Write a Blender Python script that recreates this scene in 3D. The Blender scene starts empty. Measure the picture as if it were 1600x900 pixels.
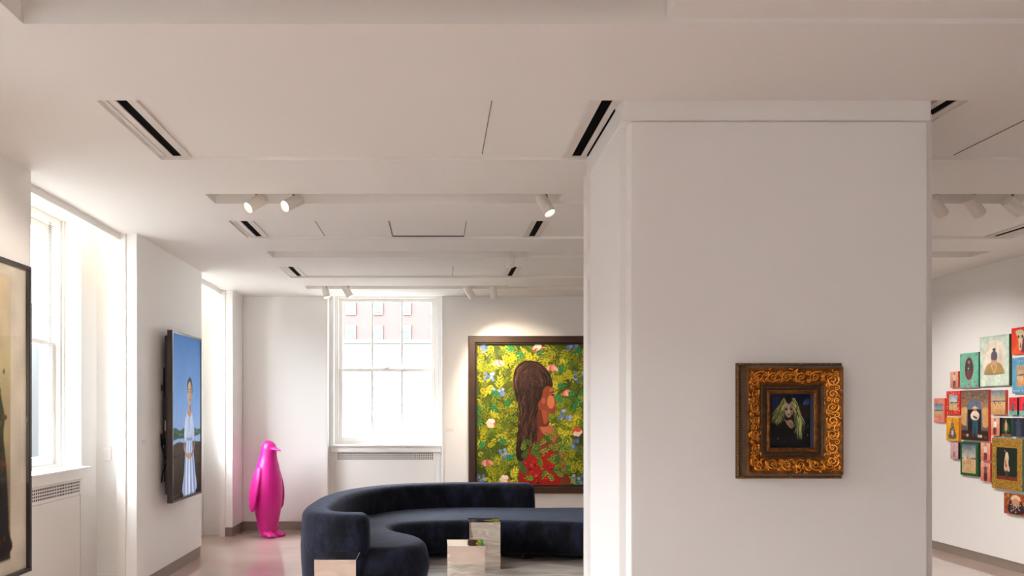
import bpy, bmesh, math, random
import numpy as np
from mathutils import Vector, Matrix
PI = math.pi
S = bpy.context.scene
COL = S.collection
EYE = 1.65
ZC = 3.20            # main ceiling
F = 1200.0

# ------------------------------------------------------------------ colour / materials
def lin(c):
    return c / 12.92 if c <= 0.04045 else ((c + 0.055) / 1.055) ** 2.4
def hexc(h):
    h = h.lstrip('#')
    return tuple(lin(int(h[i:i + 2], 16) / 255) for i in (0, 2, 4))
def new_mat(name):
    m = bpy.data.materials.new(name); m.use_nodes = True
    return m, m.node_tree, m.node_tree.nodes['Principled BSDF']
def mat(name, col, rough=0.5, metal=0.0, var=0.0, vscale=8.0, bump=0.0, bscale=60.0, coat=0.0, sheen=0.0, spec=0.5):
    m, nt, b = new_mat(name)
    c = hexc(col) if isinstance(col, str) else col
    b.inputs['Base Color'].default_value = (*c, 1)
    b.inputs['Roughness'].default_value = rough
    b.inputs['Metallic'].default_value = metal
    b.inputs['Coat Weight'].default_value = coat
    b.inputs['Sheen Weight'].default_value = sheen
    b.inputs['Specular IOR Level'].default_value = spec
    tc = nt.nodes.new('ShaderNodeTexCoord')
    if var:
        n = nt.nodes.new('ShaderNodeTexNoise'); n.inputs['Scale'].default_value = vscale; n.inputs['Detail'].default_value = 4
        nt.links.new(tc.outputs['Object'], n.inputs['Vector'])
        r = nt.nodes.new('ShaderNodeValToRGB')
        r.color_ramp.elements[0].position = 0.3; r.color_ramp.elements[1].position = 0.7
        r.color_ramp.elements[0].color = (*[max(0, x * (1 - var)) for x in c], 1)
        r.color_ramp.elements[1].color = (*[min(1, x * (1 + var)) for x in c], 1)
        nt.links.new(n.outputs['Fac'], r.inputs['Fac']); nt.links.new(r.outputs['Color'], b.inputs['Base Color'])
    if bump:
        n2 = nt.nodes.new('ShaderNodeTexNoise'); n2.inputs['Scale'].default_value = bscale; n2.inputs['Detail'].default_value = 3
        nt.links.new(tc.outputs['Object'], n2.inputs['Vector'])
        bp = nt.nodes.new('ShaderNodeBump'); bp.inputs['Strength'].default_value = bump; bp.inputs['Distance'].default_value = 0.01
        nt.links.new(n2.outputs['Fac'], bp.inputs['Height']); nt.links.new(bp.outputs['Normal'], b.inputs['Normal'])
    return m
def emis(name, col, strength):
    m, nt, b = new_mat(name)
    c = hexc(col) if isinstance(col, str) else col
    b.inputs['Base Color'].default_value = (*c, 1)
    b.inputs['Emission Color'].default_value = (*c, 1); b.inputs['Emission Strength'].default_value = strength
    return m
def pic_mat(name, rough=0.5, emit=0.0, coat=0.0):
    m, nt, b = new_mat(name)
    a = nt.nodes.new('ShaderNodeAttribute'); a.attribute_name = 'Col'
    nt.links.new(a.outputs['Color'], b.inputs['Base Color'])
    b.inputs['Roughness'].default_value = rough; b.inputs['Coat Weight'].default_value = coat
    b.inputs['Specular IOR Level'].default_value = 0.3
    if emit:
        mm_ = nt.nodes.new('ShaderNodeMix'); mm_.data_type = 'RGBA'; mm_.inputs[0].default_value = .85; mm_.inputs[7].default_value = (.01, .01, .01, 1); nt.links.new(a.outputs['Color'], mm_.inputs[6]); nt.links.new(mm_.outputs[2], b.inputs['Base Color'])
        nt.links.new(a.outputs['Color'], b.inputs['Emission Color']); b.inputs['Emission Strength'].default_value = emit
        b.inputs['Roughness'].default_value = 0.45; b.inputs['Specular IOR Level'].default_value = .06
    return m
def glass_mat(name, tint=(1, 1, 1), refl=1.0):
    m = bpy.data.materials.new(name); m.use_nodes = True; nt = m.node_tree; nt.nodes.clear()
    o = nt.nodes.new('ShaderNodeOutputMaterial'); t = nt.nodes.new('ShaderNodeBsdfTransparent'); g = nt.nodes.new('ShaderNodeBsdfGlossy')
    g.inputs['Roughness'].default_value = 0.0; t.inputs['Color'].default_value = (*tint, 1)
    fr = nt.nodes.new('ShaderNodeFresnel'); fr.inputs['IOR'].default_value = 1.45
    mm = nt.nodes.new('ShaderNodeMath'); mm.operation = 'MULTIPLY'; mm.inputs[1].default_value = refl
    mx = nt.nodes.new('ShaderNodeMixShader')
    ge = nt.nodes.new('ShaderNodeNewGeometry'); inv = nt.nodes.new('ShaderNodeMath'); inv.operation = 'SUBTRACT'; inv.inputs[0].default_value = 1.0
    m2 = nt.nodes.new('ShaderNodeMath'); m2.operation = 'MULTIPLY'
    nt.links.new(ge.outputs['Backfacing'], inv.inputs[1]); nt.links.new(inv.outputs[0], m2.inputs[0]); nt.links.new(fr.outputs[0], m2.inputs[1]); nt.links.new(m2.outputs[0], mm.inputs[0]); nt.links.new(mm.outputs[0], mx.inputs[0])
    nt.links.new(t.outputs[0], mx.inputs[1]); nt.links.new(g.outputs[0], mx.inputs[2]); nt.links.new(mx.outputs[0], o.inputs[0])
    return m

M = {}
M['wall'] = mat('white_paint', (0.85, 0.84, 0.82), 0.6, bump=0.02, bscale=140)
M['ceil'] = mat('ceiling_paint', (0.85, 0.835, 0.81), 0.7, bump=0.015, bscale=120)
M['white'] = mat('white_enamel', (0.83, 0.81, 0.78), 0.35)
M['sash'] = mat('window_enamel', (0.84, 0.82, 0.79), 0.3)
M['base'] = mat('grey_baseboard', hexc('8d7f74'), 0.4)
M['black'] = mat('black_slot', (0.004, 0.004, 0.004), 0.9, spec=.05)
M['seam'] = mat('seam_shadow_gap', (0.25, 0.22, 0.2), 0.8)
M['frame_white'] = mat('vent_frame_metal', (0.72, 0.68, 0.64), 0.4)
M['lampwhite'] = mat('lamp_enamel', (0.80, 0.75, 0.69), 0.35)
M['glass'] = glass_mat('window_glass')
M['picglass'] = glass_mat('picture_glazing', refl=0.9)
M['dark'] = mat('dark_void', (0.008, 0.007, 0.007), 0.9, spec=.05)
M['pic'] = pic_mat('painted_canvas', 0.55)
M['print'] = pic_mat('glossy_print', 0.3, coat=0.2)
M['screen'] = pic_mat('lit_screen', 0.25, emit=0.78)

# ------------------------------------------------------------------ mesh builder
class MB:
    def __init__(s): s.v = []; s.f = []; s.sm = []
    def add(s, verts, faces, smooth=False):
        o = len(s.v); s.v += [tuple(v) for v in verts]
        for f in faces: s.f.append([i + o for i in f]); s.sm.append(smooth)
        return s
    def box(s, x0, x1, y0, y1, z0, z1):
        if x0 > x1: x0, x1 = x1, x0
        if y0 > y1: y0, y1 = y1, y0
        if z0 > z1: z0, z1 = z1, z0
        v = [(x0,y0,z0),(x1,y0,z0),(x1,y1,z0),(x0,y1,z0),(x0,y0,z1),(x1,y0,z1),(x1,y1,z1),(x0,y1,z1)]
        return s.add(v, [(3,2,1,0),(4,5,6,7),(0,1,5,4),(1,2,6,5),(2,3,7,6),(3,0,4,7)])
    def tube(s, pts, rad, n=10, cap=True, squash=None):
        pts = [Vector(p) for p in pts]; rings = []
        if not hasattr(rad, '__len__'): rad = [rad] * len(pts)
        prev = None
        for i, p in enumerate(pts):
            t = (pts[min(i + 1, len(pts) - 1)] - pts[max(i - 1, 0)]).normalized()
            if prev is None:
                u = t.orthogonal().normalized()
            else:
                u = (prev - t * prev.dot(t)).normalized()
            prev = u; w = t.cross(u)
            rings.append([p + (u * math.cos(a) + w * math.sin(a)) * rad[i] for a in [2 * PI * k / n for k in range(n)]])
        v = [q for r in rings for q in r]; f = []
        for i in range(len(rings) - 1):
            for k in range(n):
                f.append((i*n+k, i*n+(k+1) % n, (i+1)*n+(k+1) % n, (i+1)*n+k))
        if cap:
            f.append(tuple(range(n))[::-1]); f.append(tuple(range((len(rings)-1)*n, len(rings)*n)))
        return s.add(v, f, True)
    def rings(s, rr, cap=True, smooth=True):
        n = len(rr[0]); v = [q for r in rr for q in r]; f = []
        for i in range(len(rr) - 1):
            for k in range(n):
                f.append((i*n+k, i*n+(k+1) % n, (i+1)*n+(k+1) % n, (i+1)*n+k))
        if cap:
            f.append(tuple(range(n))[::-1]); f.append(tuple(range((len(rr)-1)*n, len(rr)*n)))
        return s.add(v, f, smooth)
    def ball(s, c, r, nu=10, nv=7, sc=(1, 1, 1)):
        rr = []
        for j in range(nv + 1):
            th = PI * j / nv; th = min(max(th, 0.02), PI - 0.02)
            rr.append([(c[0] + r*sc[0]*math.sin(th)*math.cos(2*PI*k/nu), c[1] + r*sc[1]*math.sin(th)*math.sin(2*PI*k/nu), c[2] - r*sc[2]*math.cos(th)) for k in range(nu)])
        return s.rings(rr)
    def build(s, name, m, parent=None, loc=None, rot=None, bevel=0.0, seg=2, recalc=False, auto=False):
        me = bpy.data.meshes.new(name); me.from_pydata(s.v, [], s.f); me.update()
        for p, sm in zip(me.polygons, s.sm): p.use_smooth = sm
        me.materials.append(m)
        if recalc:
            b = bmesh.new(); b.from_mesh(me); bmesh.ops.recalc_face_normals(b, faces=b.faces); b.to_mesh(me); b.free()
        o = bpy.data.objects.new(name, me); COL.objects.link(o)
        if parent: o.parent = parent
        if loc is not None: o.location = loc
        if rot is not None: o.rotation_euler = rot
        if bevel:
            bm = o.modifiers.new('edge', 'BEVEL'); bm.width = bevel; bm.segments = seg; bm.limit_method = 'ANGLE'; bm.angle_limit = 0.6
        return o
def tag(o, label, cat, group=None, kind=None):
    o['label'] = label; o['category'] = cat
    if group: o['group'] = group
    if kind: o['kind'] = kind
    return o
def thing(name, label, cat, loc=(0,0,0), rotz=0, group=None):
    o = bpy.data.objects.new(name, None); COL.objects.link(o); o.empty_display_size = 0.1
    o.location = loc; o.rotation_euler = (0, 0, rotz)
    return tag(o, label, cat, group)
def struct(name, mb, m, label, cat, **k):
    o = mb.build(name, m, **k); o['kind'] = 'structure'; o['label'] = label; o['category'] = cat
    return o
def px(x, y, d):                       # point of the place at depth d behind a photo pixel
    return ((x - 680) * d / F, d, EYE + (640 - y) * d / F)

# ------------------------------------------------------------------ ROOM SHELL
XL, XR, YB, YF = -2.63, 5.90, 10.5, -4.5
XW = -3.05                              # inner face of the outer wall on the window side
XLB = -2.80                             # back of the lining slabs

struct('floor', MB().box(-3.45, 6.2, YF - .3, 11.0, -.2, 0), None or mat('polished_terracotta_concrete', hexc('c4ada2'), 0.12, var=0.10, vscale=1.6, bump=0.02, bscale=7, spec=0.7, coat=.5),
       'polished pink terracotta concrete floor', 'floor')

# ceiling with light slots (T) and service panels (P)
cb = MB()
ZT = 3.75
Ts = [(.55, .83), (2.80, 3.085), (5.52, 5.78), (7.53, 7.83), (9.62, 9.86)]  # first slot is added to hold the unseen overhead fill spotlights
Ps = [(3.85, 4.77), (6.31, 6.97), (8.34, 9.03)]
XPL, XPR = -1.70, 5.22                  # panel zone
CX0, CX1 = -2.775, 6.2
def soffit(y0, y1): cb.box(CX0, CX1, y0, y1, ZC, ZT)
cuts = sorted([(a, b, 'T') for a, b in Ts] + [(a, b, 'P') for a, b in Ps])
y = YF
for a, b, kd in cuts:
    soffit(y, a)
    if kd == 'T':
        cb.box(CX0, -1.655, a, b, ZC, ZT); cb.box(5.45, CX1, a, b, ZC, ZT)
        cb.box(-1.655, 5.45, a, b, ZC + .13, ZT)
        cb.box(.93, 2.62, a, b, ZC + .023, ZC + .13)
    else:
        cb.box(CX0, XPL, a, b, ZC, ZT); cb.box(XPR, CX1, a, b, ZC, ZT)
        cb.box(XPL, XPR, a, b, ZC + .022, ZT)
    y = b
cb.box(CX0, -1.47, y, 11.0, ZC, ZT); cb.box(.09, CX1, y, 11.0, ZC, ZT); cb.box(-1.47, .09, y, YB, ZC, ZT)
cb.box(-1.47, .09, YB, 11.0, 3.42, ZT)
cb.box(-3.45, CX0, YF, 11.0, 3.42, ZT)
struct('ceiling', cb, M['ceil'], 'white plaster ceiling with lighting slots and service panels', 'ceiling')
# fascia drops beside the window niches
NICHES = [(-2.8, -1.0), (1.2, 3.0), (5.0, 6.77), (8.65, 9.97)]  # first two niches belong to the added windows out of view
for i, (a, b) in enumerate(NICHES):
    struct('trim_%d' % (i + 1), MB().box(-2.80, -2.772, a, b, 3.145, 3.42), M['ceil'], 'narrow white fascia along the ceiling edge by the window niche', 'trim')
# seams between service panels
for (a, b, X, wd) in [(3.85, 4.72, .288, .005), (6.31, 6.94, -1.0, .006), (6.31, 6.95, -.385, .014), (6.31, 6.94, .26, .006), (8.34, 9.0, .2, .006), (3.85, 4.74, 3.2, .006)]:
    s_ = MB().box(X - wd/2, X + wd/2, a, b, ZC + .019, ZC + .023); struct('trim_10', s_, M['seam'], 'thin seam between two ceiling service panels', 'trim')
struct('trim_11', MB().box(-.385, .26, 6.945, 6.962, ZC + .017, ZC + .023), M['dark'], 'dark gap along the loose ceiling hatch', 'trim')

struct('trim_12', MB().box(.937, .943, 4.02, 4.74, ZC + .012, ZC + .0225), M['dark'], 'thin dark joint between ceiling vent and column', 'trim')
# lining slabs of the left wall
def slab(n, a, b, far_trim=True):
    s = MB().box(XLB, XL, a, b, .12, ZC + .22)
    struct('wall_left' if n == 0 else 'wall_left.%03d' % n, s, M['wall'], 'white lining wall panel on the window side', 'wall', bevel=.004)
    struct('baseboard_left' if n == 0 else 'baseboard_left.%03d' % n, MB().box(XLB + .012, XL - .012, a + .012, b - .012, 0, .12), M['base'], 'grey recessed baseboard', 'baseboard')
    # solid filling behind the slab, set back from both ends
    struct('wall_niche' if n == 0 else 'wall_niche.%03d' % n, MB().box(XW - .02, XLB, a + .15, b - .15 if b < 10.4 else b, 0, 3.42), M['wall'], 'white return wall of the window niche', 'wall')
    bb = MB()
    for yy in ((a + .138, a + .15), (b - .15, b - .138)):
        bb.box(XW, XLB, yy[0], yy[1], 0, .17)
    struct('baseboard_niche' if n == 0 else 'baseboard_niche.%03d' % n, bb, M['white'], 'white baseboard of the window niche', 'baseboard')
slab(0, YF, -2.8); slab(1, -1.0, 1.2); slab(2, 3.0, 5.0); slab(3, 6.77, 8.65); slab(4, 9.97, YB)
# slim corner strips at the slab ends (visible as narrow edges)
for yy, w in ((5.0, 1), (6.77, -1), (8.65, 1), (9.97, -1)):
    struct('trim_20', MB().box(XLB + .0, XLB + .075, yy, yy + .012 * w, 0.0, ZC + .05), M['white'], 'narrow white trim on the end of the lining wall', 'trim')

# outer wall with window openings
WZ0, WZ1 = 1.15, 3.27
WINL = [(-2.63, -1.17), (1.37, 2.83), (5.155, 6.615), (8.60, 9.80)]  # first two openings are added out of view to let in daylight
ow = MB(); y = YF
for a, b in WINL:
    ow.box(-3.40, XW, y, a, 0, 3.45); ow.box(-3.40, XW, a, b, 0, WZ0); ow.box(-3.40, XW, a, b, WZ1, 3.45); y = b
ow.box(-3.40, XW, y, 11.0, 0, 3.45)
struct('wall_outer', ow, M['wall'], 'white outer wall with deep window openings', 'wall')

# back wall: lining slabs left and right of the window bay, outer wall behind
BX0, BX1 = -1.47, .09
struct('wall_back', MB().box(XL, BX0, YB, 10.65, .12, ZC), M['wall'], 'white back wall left of the window', 'wall', bevel=.004)
struct('wall_back.001', MB().box(BX1, XR, YB, 10.65, .12, ZC), M['wall'], 'white back wall behind the large painting', 'wall', bevel=.004)
struct('baseboard_back', MB().box(XL, BX0 - .01, YB + .012, 10.65, 0, .12).box(BX1 + .01, XR, YB + .012, 10.65, 0, .12), M['base'], 'grey recessed baseboard of the back wall', 'baseboard')
OX0, OX1 = -1.41, .05
struct('wall_back_outer', MB().box(-3.4, OX0, 10.65, 11.0, 0, 3.45).box(OX1, 6.2, 10.65, 11.0, 0, 3.45).box(OX0, OX1, 10.65, 11.0, 0, WZ0).box(OX0, OX1, 10.65, 11.0, WZ1, 3.45),
       M['wall'], 'outer back wall around the window', 'wall')
struct('trim_30', MB().box(BX0 - .032, BX0 - .004, YB - .006, YB + .01, 0, ZC).box(BX1 + .004, BX1 + .028, YB - .006, YB + .01, 0, ZC), M['white'], 'slim white edge strips beside the back window bay', 'trim')
# right wall and wall behind the camera
struct('wall_right', MB().box(XR, 6.2, YF, 11.0, .1, ZC + .1), M['wall'], 'white right wall hung with small canvases', 'wall')
struct('baseboard_right', MB().box(XR + .012, 6.2, YF, YB, 0, .1), M['base'], 'grey baseboard of the right wall', 'baseboard')
FW = [(-1.36, -.40)]  # added opening behind the viewer, brings light to the column front
fw = MB(); x_ = -3.4
for a, b in FW:
    fw.box(x_, a, YF - .35, YF, 0, 3.5); fw.box(a, b, YF - .35, YF, 0, WZ0); fw.box(a, b, YF - .35, YF, WZ1, 3.5); x_ = b
fw.box(x_, 6.2, YF - .35, YF, 0, 3.5)
struct('wall_front', fw, M['wall'], 'white wall closing the gallery', 'wall')

# column
struct('wall_column', MB().box(.95, 2.57, 3.97, 4.815, 0, ZC - .02), M['wall'], 'white square column core', 'wall', bevel=.004)
struct('trim_40', MB().box(.943, 2.486, 3.85, 4.765, 3.103, ZC + .03), M['wall'], 'white header box capping the column', 'trim', bevel=.003)
struct('wall_column_front', MB().box(.985, 2.478, 3.868, 3.972, 0.0, 3.1015), M['wall'], 'white front panel of the column', 'wall', bevel=.006)
struct('trim_41', MB().box(.93, .952, 4.70, 4.815, 0, 3.10), M['white'], 'narrow white corner strip on the column', 'trim')

# ------------------------------------------------------------------ WINDOWS
def window(idx, w, loc, rotz, label):
    t = bpy.data.objects.new('window_%d' % idx, None); COL.objects.link(t); t.location = loc; t.rotation_euler = (0, 0, rotz)
    t['kind'] = 'structure'; t['label'] = label; t['category'] = 'window'
    h = WZ1 - WZ0; x0, x1 = -w/2, w/2
    fr = MB()                                   # local y: 0 = inner wall face, + = outwards
    fr.box(x0, x0+.05, .16, .34, 0, h).box(x1-.05, x1, .16, .34, 0, h).box(x0+.05, x1-.05, .16, .34, h-.05, h).box(x0+.05, x1-.05, .18, .36, 0, .035)
    fr.box(x0, x0+.022, .14, .16, 0, h).box(x1-.022, x1, .14, .16, 0, h)
    fr.build('window_frame', M['sash'], t, bevel=.004)
    mid = h/2
    def sash(nm, z0, z1, yy):
        s = MB(); st = .05; a, b = x0+.05, x1-.05
        s.box(a, a+st, yy, yy+.04, z0, z1).box(b-st, b, yy, yy+.04, z0, z1)
        rb = .075 if nm == 'lower_sash' else .04
        rt = .045 if nm == 'upper_sash' else .04
        s.box(a+st, b-st, yy, yy+.04, z0, z0+rb).box(a+st, b-st, yy, yy+.04, z1-rt, z1)
        for k in (1, 2):
            c = a+st + (b-a-2*st)*k/3
            s.box(c-.014, c+.014, yy+.004, yy+.036, z0+rb, z1-rt)
        o = s.build(nm, M['sash'], t, bevel=.003)
        MB().box(a+st-.005, b-st+.005, yy+.018, yy+.022, z0+rb-.005, z1-rt+.005).build('pane', M['glass'], o)
        return o
    sash('lower_sash', .035, mid+.02, .20); sash('upper_sash', mid-.02, h-.05, .245)
    MB().box(-.03, .03, .185, .22, mid+.02, mid+.035).tube([(0,.19,mid+.03),(0,.175,mid+.04)], .008, 8).build('sash_lock', M['white'], t)
    sl = MB().box(x0-.03, x1+.03, -.075, 0.0, -.01, .012).box(x0, x1, 0, .2, -.01, .012).box(x0-.03, x1+.03, -.055, 0, -.085, -.01)
    sl.build('window_sill', M['sash'], t, bevel=.004)
    return t
window(1, 1.46, (XW, 5.885, WZ0), PI/2, 'tall white sash window in the left niche')
window(2, 1.20, (XW, 9.20, WZ0), PI/2, 'white sash window in the far left niche')
window(3, 1.46, (-.68, 10.65, WZ0), 0, 'white six light sash window in the back wall')
window(4, 1.46, (XW, 2.10, WZ0), PI/2, 'added unseen white sash window beside the viewer, lets in fill daylight')  # added out of view to carry daylight in from the left

window(5, 1.46, (XW, -1.90, WZ0), PI/2, 'added unseen white sash window behind the viewer, lets in fill daylight')  # added out of view, more daylight toward the column front
window(6, .96, (-.88, YF, WZ0), PI, 'added unseen white sash window in the wall behind the viewer, lights the column')  # added out of view as broad light on the column front
# bead chain of the roller blind in the left window
ch = MB()
for off in (0, .022):
    for k in range(80):
        ch.ball((-3.215, 6.40 + off, 3.24 - k * .0165), .0058, 6, 4)
tag(ch.build('blind_chain', mat('chain_steel', hexc('8a8a88'), .35, .6)), 'thin bead chain hanging beside the tall sash window of the left niche', 'chain')

# under-window grilles
def grille(w, loc, rotz, label):
    t = thing('radiator_grille', label, 'grille', loc, rotz, None)
    h = .10; nx, nz = 51, 4
    b = MB(); p = w/nx; q = h/nz; bw = p*.34; bz = q*.36
    for k in range(nx+1): b.box(-w/2 + k*p - bw/2, -w/2 + k*p + bw/2, -.003, 0, 0, h)
    for k in range(nz+1): b.box(-w/2 - bw/2, w/2 + bw/2, -.0033, 0, k*q - bz/2, k*q + bz/2)
    b.box(-w/2-.03, -w/2, -.006, 0, -.02, h+.02).box(w/2, w/2+.03, -.006, 0, -.02, h+.02)
    b.build('grille_bars', M['white'], t)
    d = MB().box(-w/2, w/2, -.001, .0, 0, h).build('grille_opening', M['dark'], t); d['label'] = 'dark opening behind the bars'
    return t
grille(1.33, (-.69, 10.6288, .955), 0, 'white square-hole radiator grille under the back window')
grille(1.36, (XW + .0192, 5.86, .947), PI/2, 'white square-hole radiator grille under the left niche window')
# panels below the grilles
struct('trim_50', MB().box(-1.38, .0, 10.632, 10.65, 0, .93).box(-1.41, .05, 10.628, 10.65, .93, 1.07).box(-1.41, -1.385, 10.628, 10.65, 0, .93).box(.005, .05, 10.628, 10.65, 0, .93), M['white'], 'white cover panel below the back window', 'trim')
struct('trim_51', MB().box(XW, XW+.015, 5.15, 6.56, 0, .92).box(XW, XW+.02, 5.15, 6.62, .925, 1.07).box(XW, XW+.02, 6.567, 6.62, 0, .925), M['white'], 'white cover panel below the left window', 'trim')

# switch plate and wall labels
t = thing('light_switch', 'white rocker light switch on the niche wall right of the tall left window', 'switch', (-2.955, 6.92 - .012, 1.255))
MB().box(-.038, .038, -.008, 0, -.06, .06).build('wall_plate', M['white'], t, bevel=.003)
MB().box(-.016, .016, -.013, -.006, -.033, .033).build('rocker', M['sash'], t, bevel=.002)
def card(loc, rotz, label):
    o = MB().box(-.05, .05, -.003, 0, -.02, .02).build('wall_label', mat('label_card', hexc('e6dfd8'), .5), None, loc, (0, 0, rotz))
    tag(o, label, 'label')
card((XL + .001, 6.94, 1.36), PI/2, 'small pale caption card on the wall beside the screen')
card((.20, YB - .001, 1.37), 0, 'small pale caption card on the back wall between window and large painting')

# ------------------------------------------------------------------ CEILING VENTS
def vent(x, a, b, label, w=.056, fr=.052):
    t = thing('slot_vent', label, 'vent', (x, a, ZC + .022), 0, None)
    L = b - a; fl = .052; g = .02
    f = MB()
    f.box(-w/2-fl, -w/2, .002, L-g, -.008, 0).box(w/2, w/2+fr, .002, L-g, -.008, 0).box(-w/2-fl, w/2+fr, L-g, L-.004, -.008, 0)
    f.box(-w/2-fl, -w/2-fl+.012, .002, L-g, -.014, -.006).box(w/2+fr-.006, w/2+fr, .002, L-g, -.012, -.006)
    f.build('vent_frame', M['frame_white'], t, bevel=.002)
    d = MB().box(-w/2, w/2, .002, L-g, -.002, 0).build('slot', M['black'], t); d['label'] = 'black air slot'
vent(-1.591, 3.85, 4.77, 'nearest left ceiling slot vent, wide black slot in white frame')
vent(.872, 3.85, 4.77, 'ceiling slot vent against the left side of the column', fr=.028)
vent(2.617, 3.85, 4.77, 'ceiling slot vent at the top right corner of the column')
vent(-1.591, 6.31, 6.97, 'left ceiling slot vent behind the pair of lit spotlights')
vent(.872, 6.31, 6.97, 'right ceiling slot vent behind the single lit spotlight')
vent(5.06, 6.31, 6.97, 'ceiling slot vent beside the wall of small canvases')
vent(-1.591, 8.34, 9.03, 'farthest left small ceiling slot vent near the back window')
vent(.872, 8.34, 9.03, 'farthest right small ceiling slot vent near the large painting')

# ------------------------------------------------------------------ SPOTLIGHTS
LENS = emis('lit_lens', hexc('ffe9c4'), 7.0)
LENS_DIM = emis('dim_lens', hexc('ffe9c4'), 1.5)
def spot(center, d, label, lit=True, power=60, cone=50, size=1.0, col=(1, .80, .58), aim=None):
    c = Vector(center); d = (Vector(aim) - c).normalized() if aim is not None else Vector(d).normalized()
    L, R = .17*size, .044*size
    t = thing('track_spotlight', label, 'spotlight', (c.x, c.y, ZC + .13), 0, 'white cylinder spotlights in the ceiling slots')
    loc = c - Vector((c.x, c.y, ZC + .13))
    back, front = loc - d*L/2, loc + d*L/2
    b = MB(); n = 24
    b.tube([back, back + d*.004, back + d*.010, front], [R*.86, R*.95, R, R], n, cap=False)
    u = d.orthogonal().normalized(); w = d.cross(u)
    ring = lambda p, r: [p + (u*math.cos(2*PI*k/n) + w*math.sin(2*PI*k/n))*r for k in range(n)]
    b.rings([ring(front, R), ring(front, R*.90), ring(front - d*.018, R*.86)], cap=False)
    b.add(ring(back, R*.86), [tuple(range(n))])
    b.build('lamp_body', M['lampwhite'], t, recalc=False)
    ln = MB().add(ring(front - d*.017, R*.86), [tuple(range(n))]); lo = ln.build('lens', LENS if lit else LENS_DIM, t); lo['label'] = 'glowing round lens'
    q = back + d*L*.3
    side = Vector((0, 0, 1)); side = (side - d*side.dot(d)).normalized() if abs(d.z) < .98 else Vector((0, 1, 0))
    q2 = q + side*R*.9
    MB().tube([q2, Vector((q2.x*.5, q2.y*.5, min(-.02, q2.z + .03))), Vector((0, 0, -.012)), Vector((0, 0, 0))], .008, 8).tube([(0, 0, -.02), (0, 0, 0)], .02, 12).build('stem', mat('stem_grey', hexc('8a8078'), .4), t)
    la = bpy.data.lights.new('spot_lamp', 'SPOT'); la.energy = power; la.color = col; la.spot_size = math.radians(cone); la.spot_blend = .8; la.shadow_soft_size = .03
    lo2 = bpy.data.objects.new('lamp', la); COL.objects.link(lo2); lo2.parent = t
    lo2.location = front + d*.01; lo2.rotation_euler = d.to_track_quat('-Z', 'Y').to_euler()
    lo2['kind'] = 'helper'
    return t
spot(px(400, 317, 5.62), None, 'lit white spotlight nearest the left wall, first of the front pair', aim=(-2.6, 4.3, 1.8), power=55, cone=70, col=(1, .88, .74))
spot(px(457, 317, 5.62), None, 'lit white spotlight second from the left wall in the front slot', aim=(-2.5, 3.9, 1.9), power=55, cone=70, col=(1, .88, .74))
spot(px(852, 320, 5.62), (.22, -.22, -.5), 'single lit white spotlight left of the column', power=40)
spot(px(798, 406, 7.70), (.08, .95, -.75), 'white spotlight pointing away, alone in the middle slot', lit=False, power=120, aim=(.9, 10.5, 1.9))
spot(px(509, 456, 9.74), (.20, -.25, -.9), 'lit white spotlight above the left edge of the back window', power=15)
spot(px(543, 456, 9.74), (.42, -.15, -.75), 'lit white spotlight above the middle of the back window', power=15)
spot(px(733, 456, 9.74), (.30, .25, -.85), 'white spotlight above the left edge of the large painting', lit=False, power=140, cone=85, aim=(1.25, 10.46, 1.75))
spot(px(771, 456, 9.74), (.18, .3, -.85), 'white spotlight above the middle of the large painting', lit=False, power=115, cone=75, aim=(1.0, 10.46, 1.3))
spot(px(1464, 322, 5.66), (.77, .37, -.66), 'leftmost white spotlight in the slot right of the column', lit=False, power=90, col=(1, .90, .78), cone=48)
spot(px(1522, 322, 5.66), (.77, .36, -.62), 'middle white spotlight in the slot right of the column', lit=False, power=90, col=(1, .90, .78), cone=48)
spot(px(1583, 322, 5.66), (.88, .34, -.42), 'rightmost white spotlight in the slot right of the column', lit=False, power=90, col=(1, .90, .78), cone=48)

spot((2.95, 7.69, 3.12), None, 'added unseen white fill spotlight behind the column in the middle slot, aimed back at the floor', power=150, aim=(1.6, 6.2, 0), cone=75, col=(1, .92, .82))  # added fill, hidden by the column, bounces light off the floor
spot((3.45, 7.69, 3.12), None, 'added unseen white fill spotlight behind the column in the middle slot, aimed at the wall of canvases', power=240, aim=(5.9, 8.4, .9), cone=80, col=(1, .95, .9))  # added fill, hidden by the column, washes the canvases
for x_, aim in ((-1.2, (-1.3, 4.0, 0)), (-.2, (-1.1, 4.6, 0))):  # added fill spotlights out of view, bouncing light off the floor
    spot((x_, .69, 3.12), None, 'added unseen white fill spotlight overhead beside the viewer, aimed at the floor, %s' % {-1.2: 'near the windows', -.2: 'mid slot', .6: 'toward the column'}[x_], power=330, aim=aim, cone=46, col=(1, .95, .88))

def catmull(pts, sub=10, closed=True):
    n = len(pts); out = []
    rng = range(n) if closed else range(n-1)
    for i in rng:
        if closed: p0, p1, p2, p3 = pts[i-1], pts[i], pts[(i+1) % n], pts[(i+2) % n]
        else: p0, p1, p2, p3 = pts[max(i-1, 0)], pts[i], pts[i+1], pts[min(i+2, n-1)]
        for k in range(sub):
            t = k/sub
            out.append(tuple(.5*((2*p1[j]) + (-p0[j]+p2[j])*t + (2*p0[j]-5*p1[j]+4*p2[j]-p3[j])*t*t + (-p0[j]+3*p1[j]-3*p2[j]+p3[j])*t**3) for j in (0, 1)))
    if not closed: out.append(tuple(pts[-1]))
    return out
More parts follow.
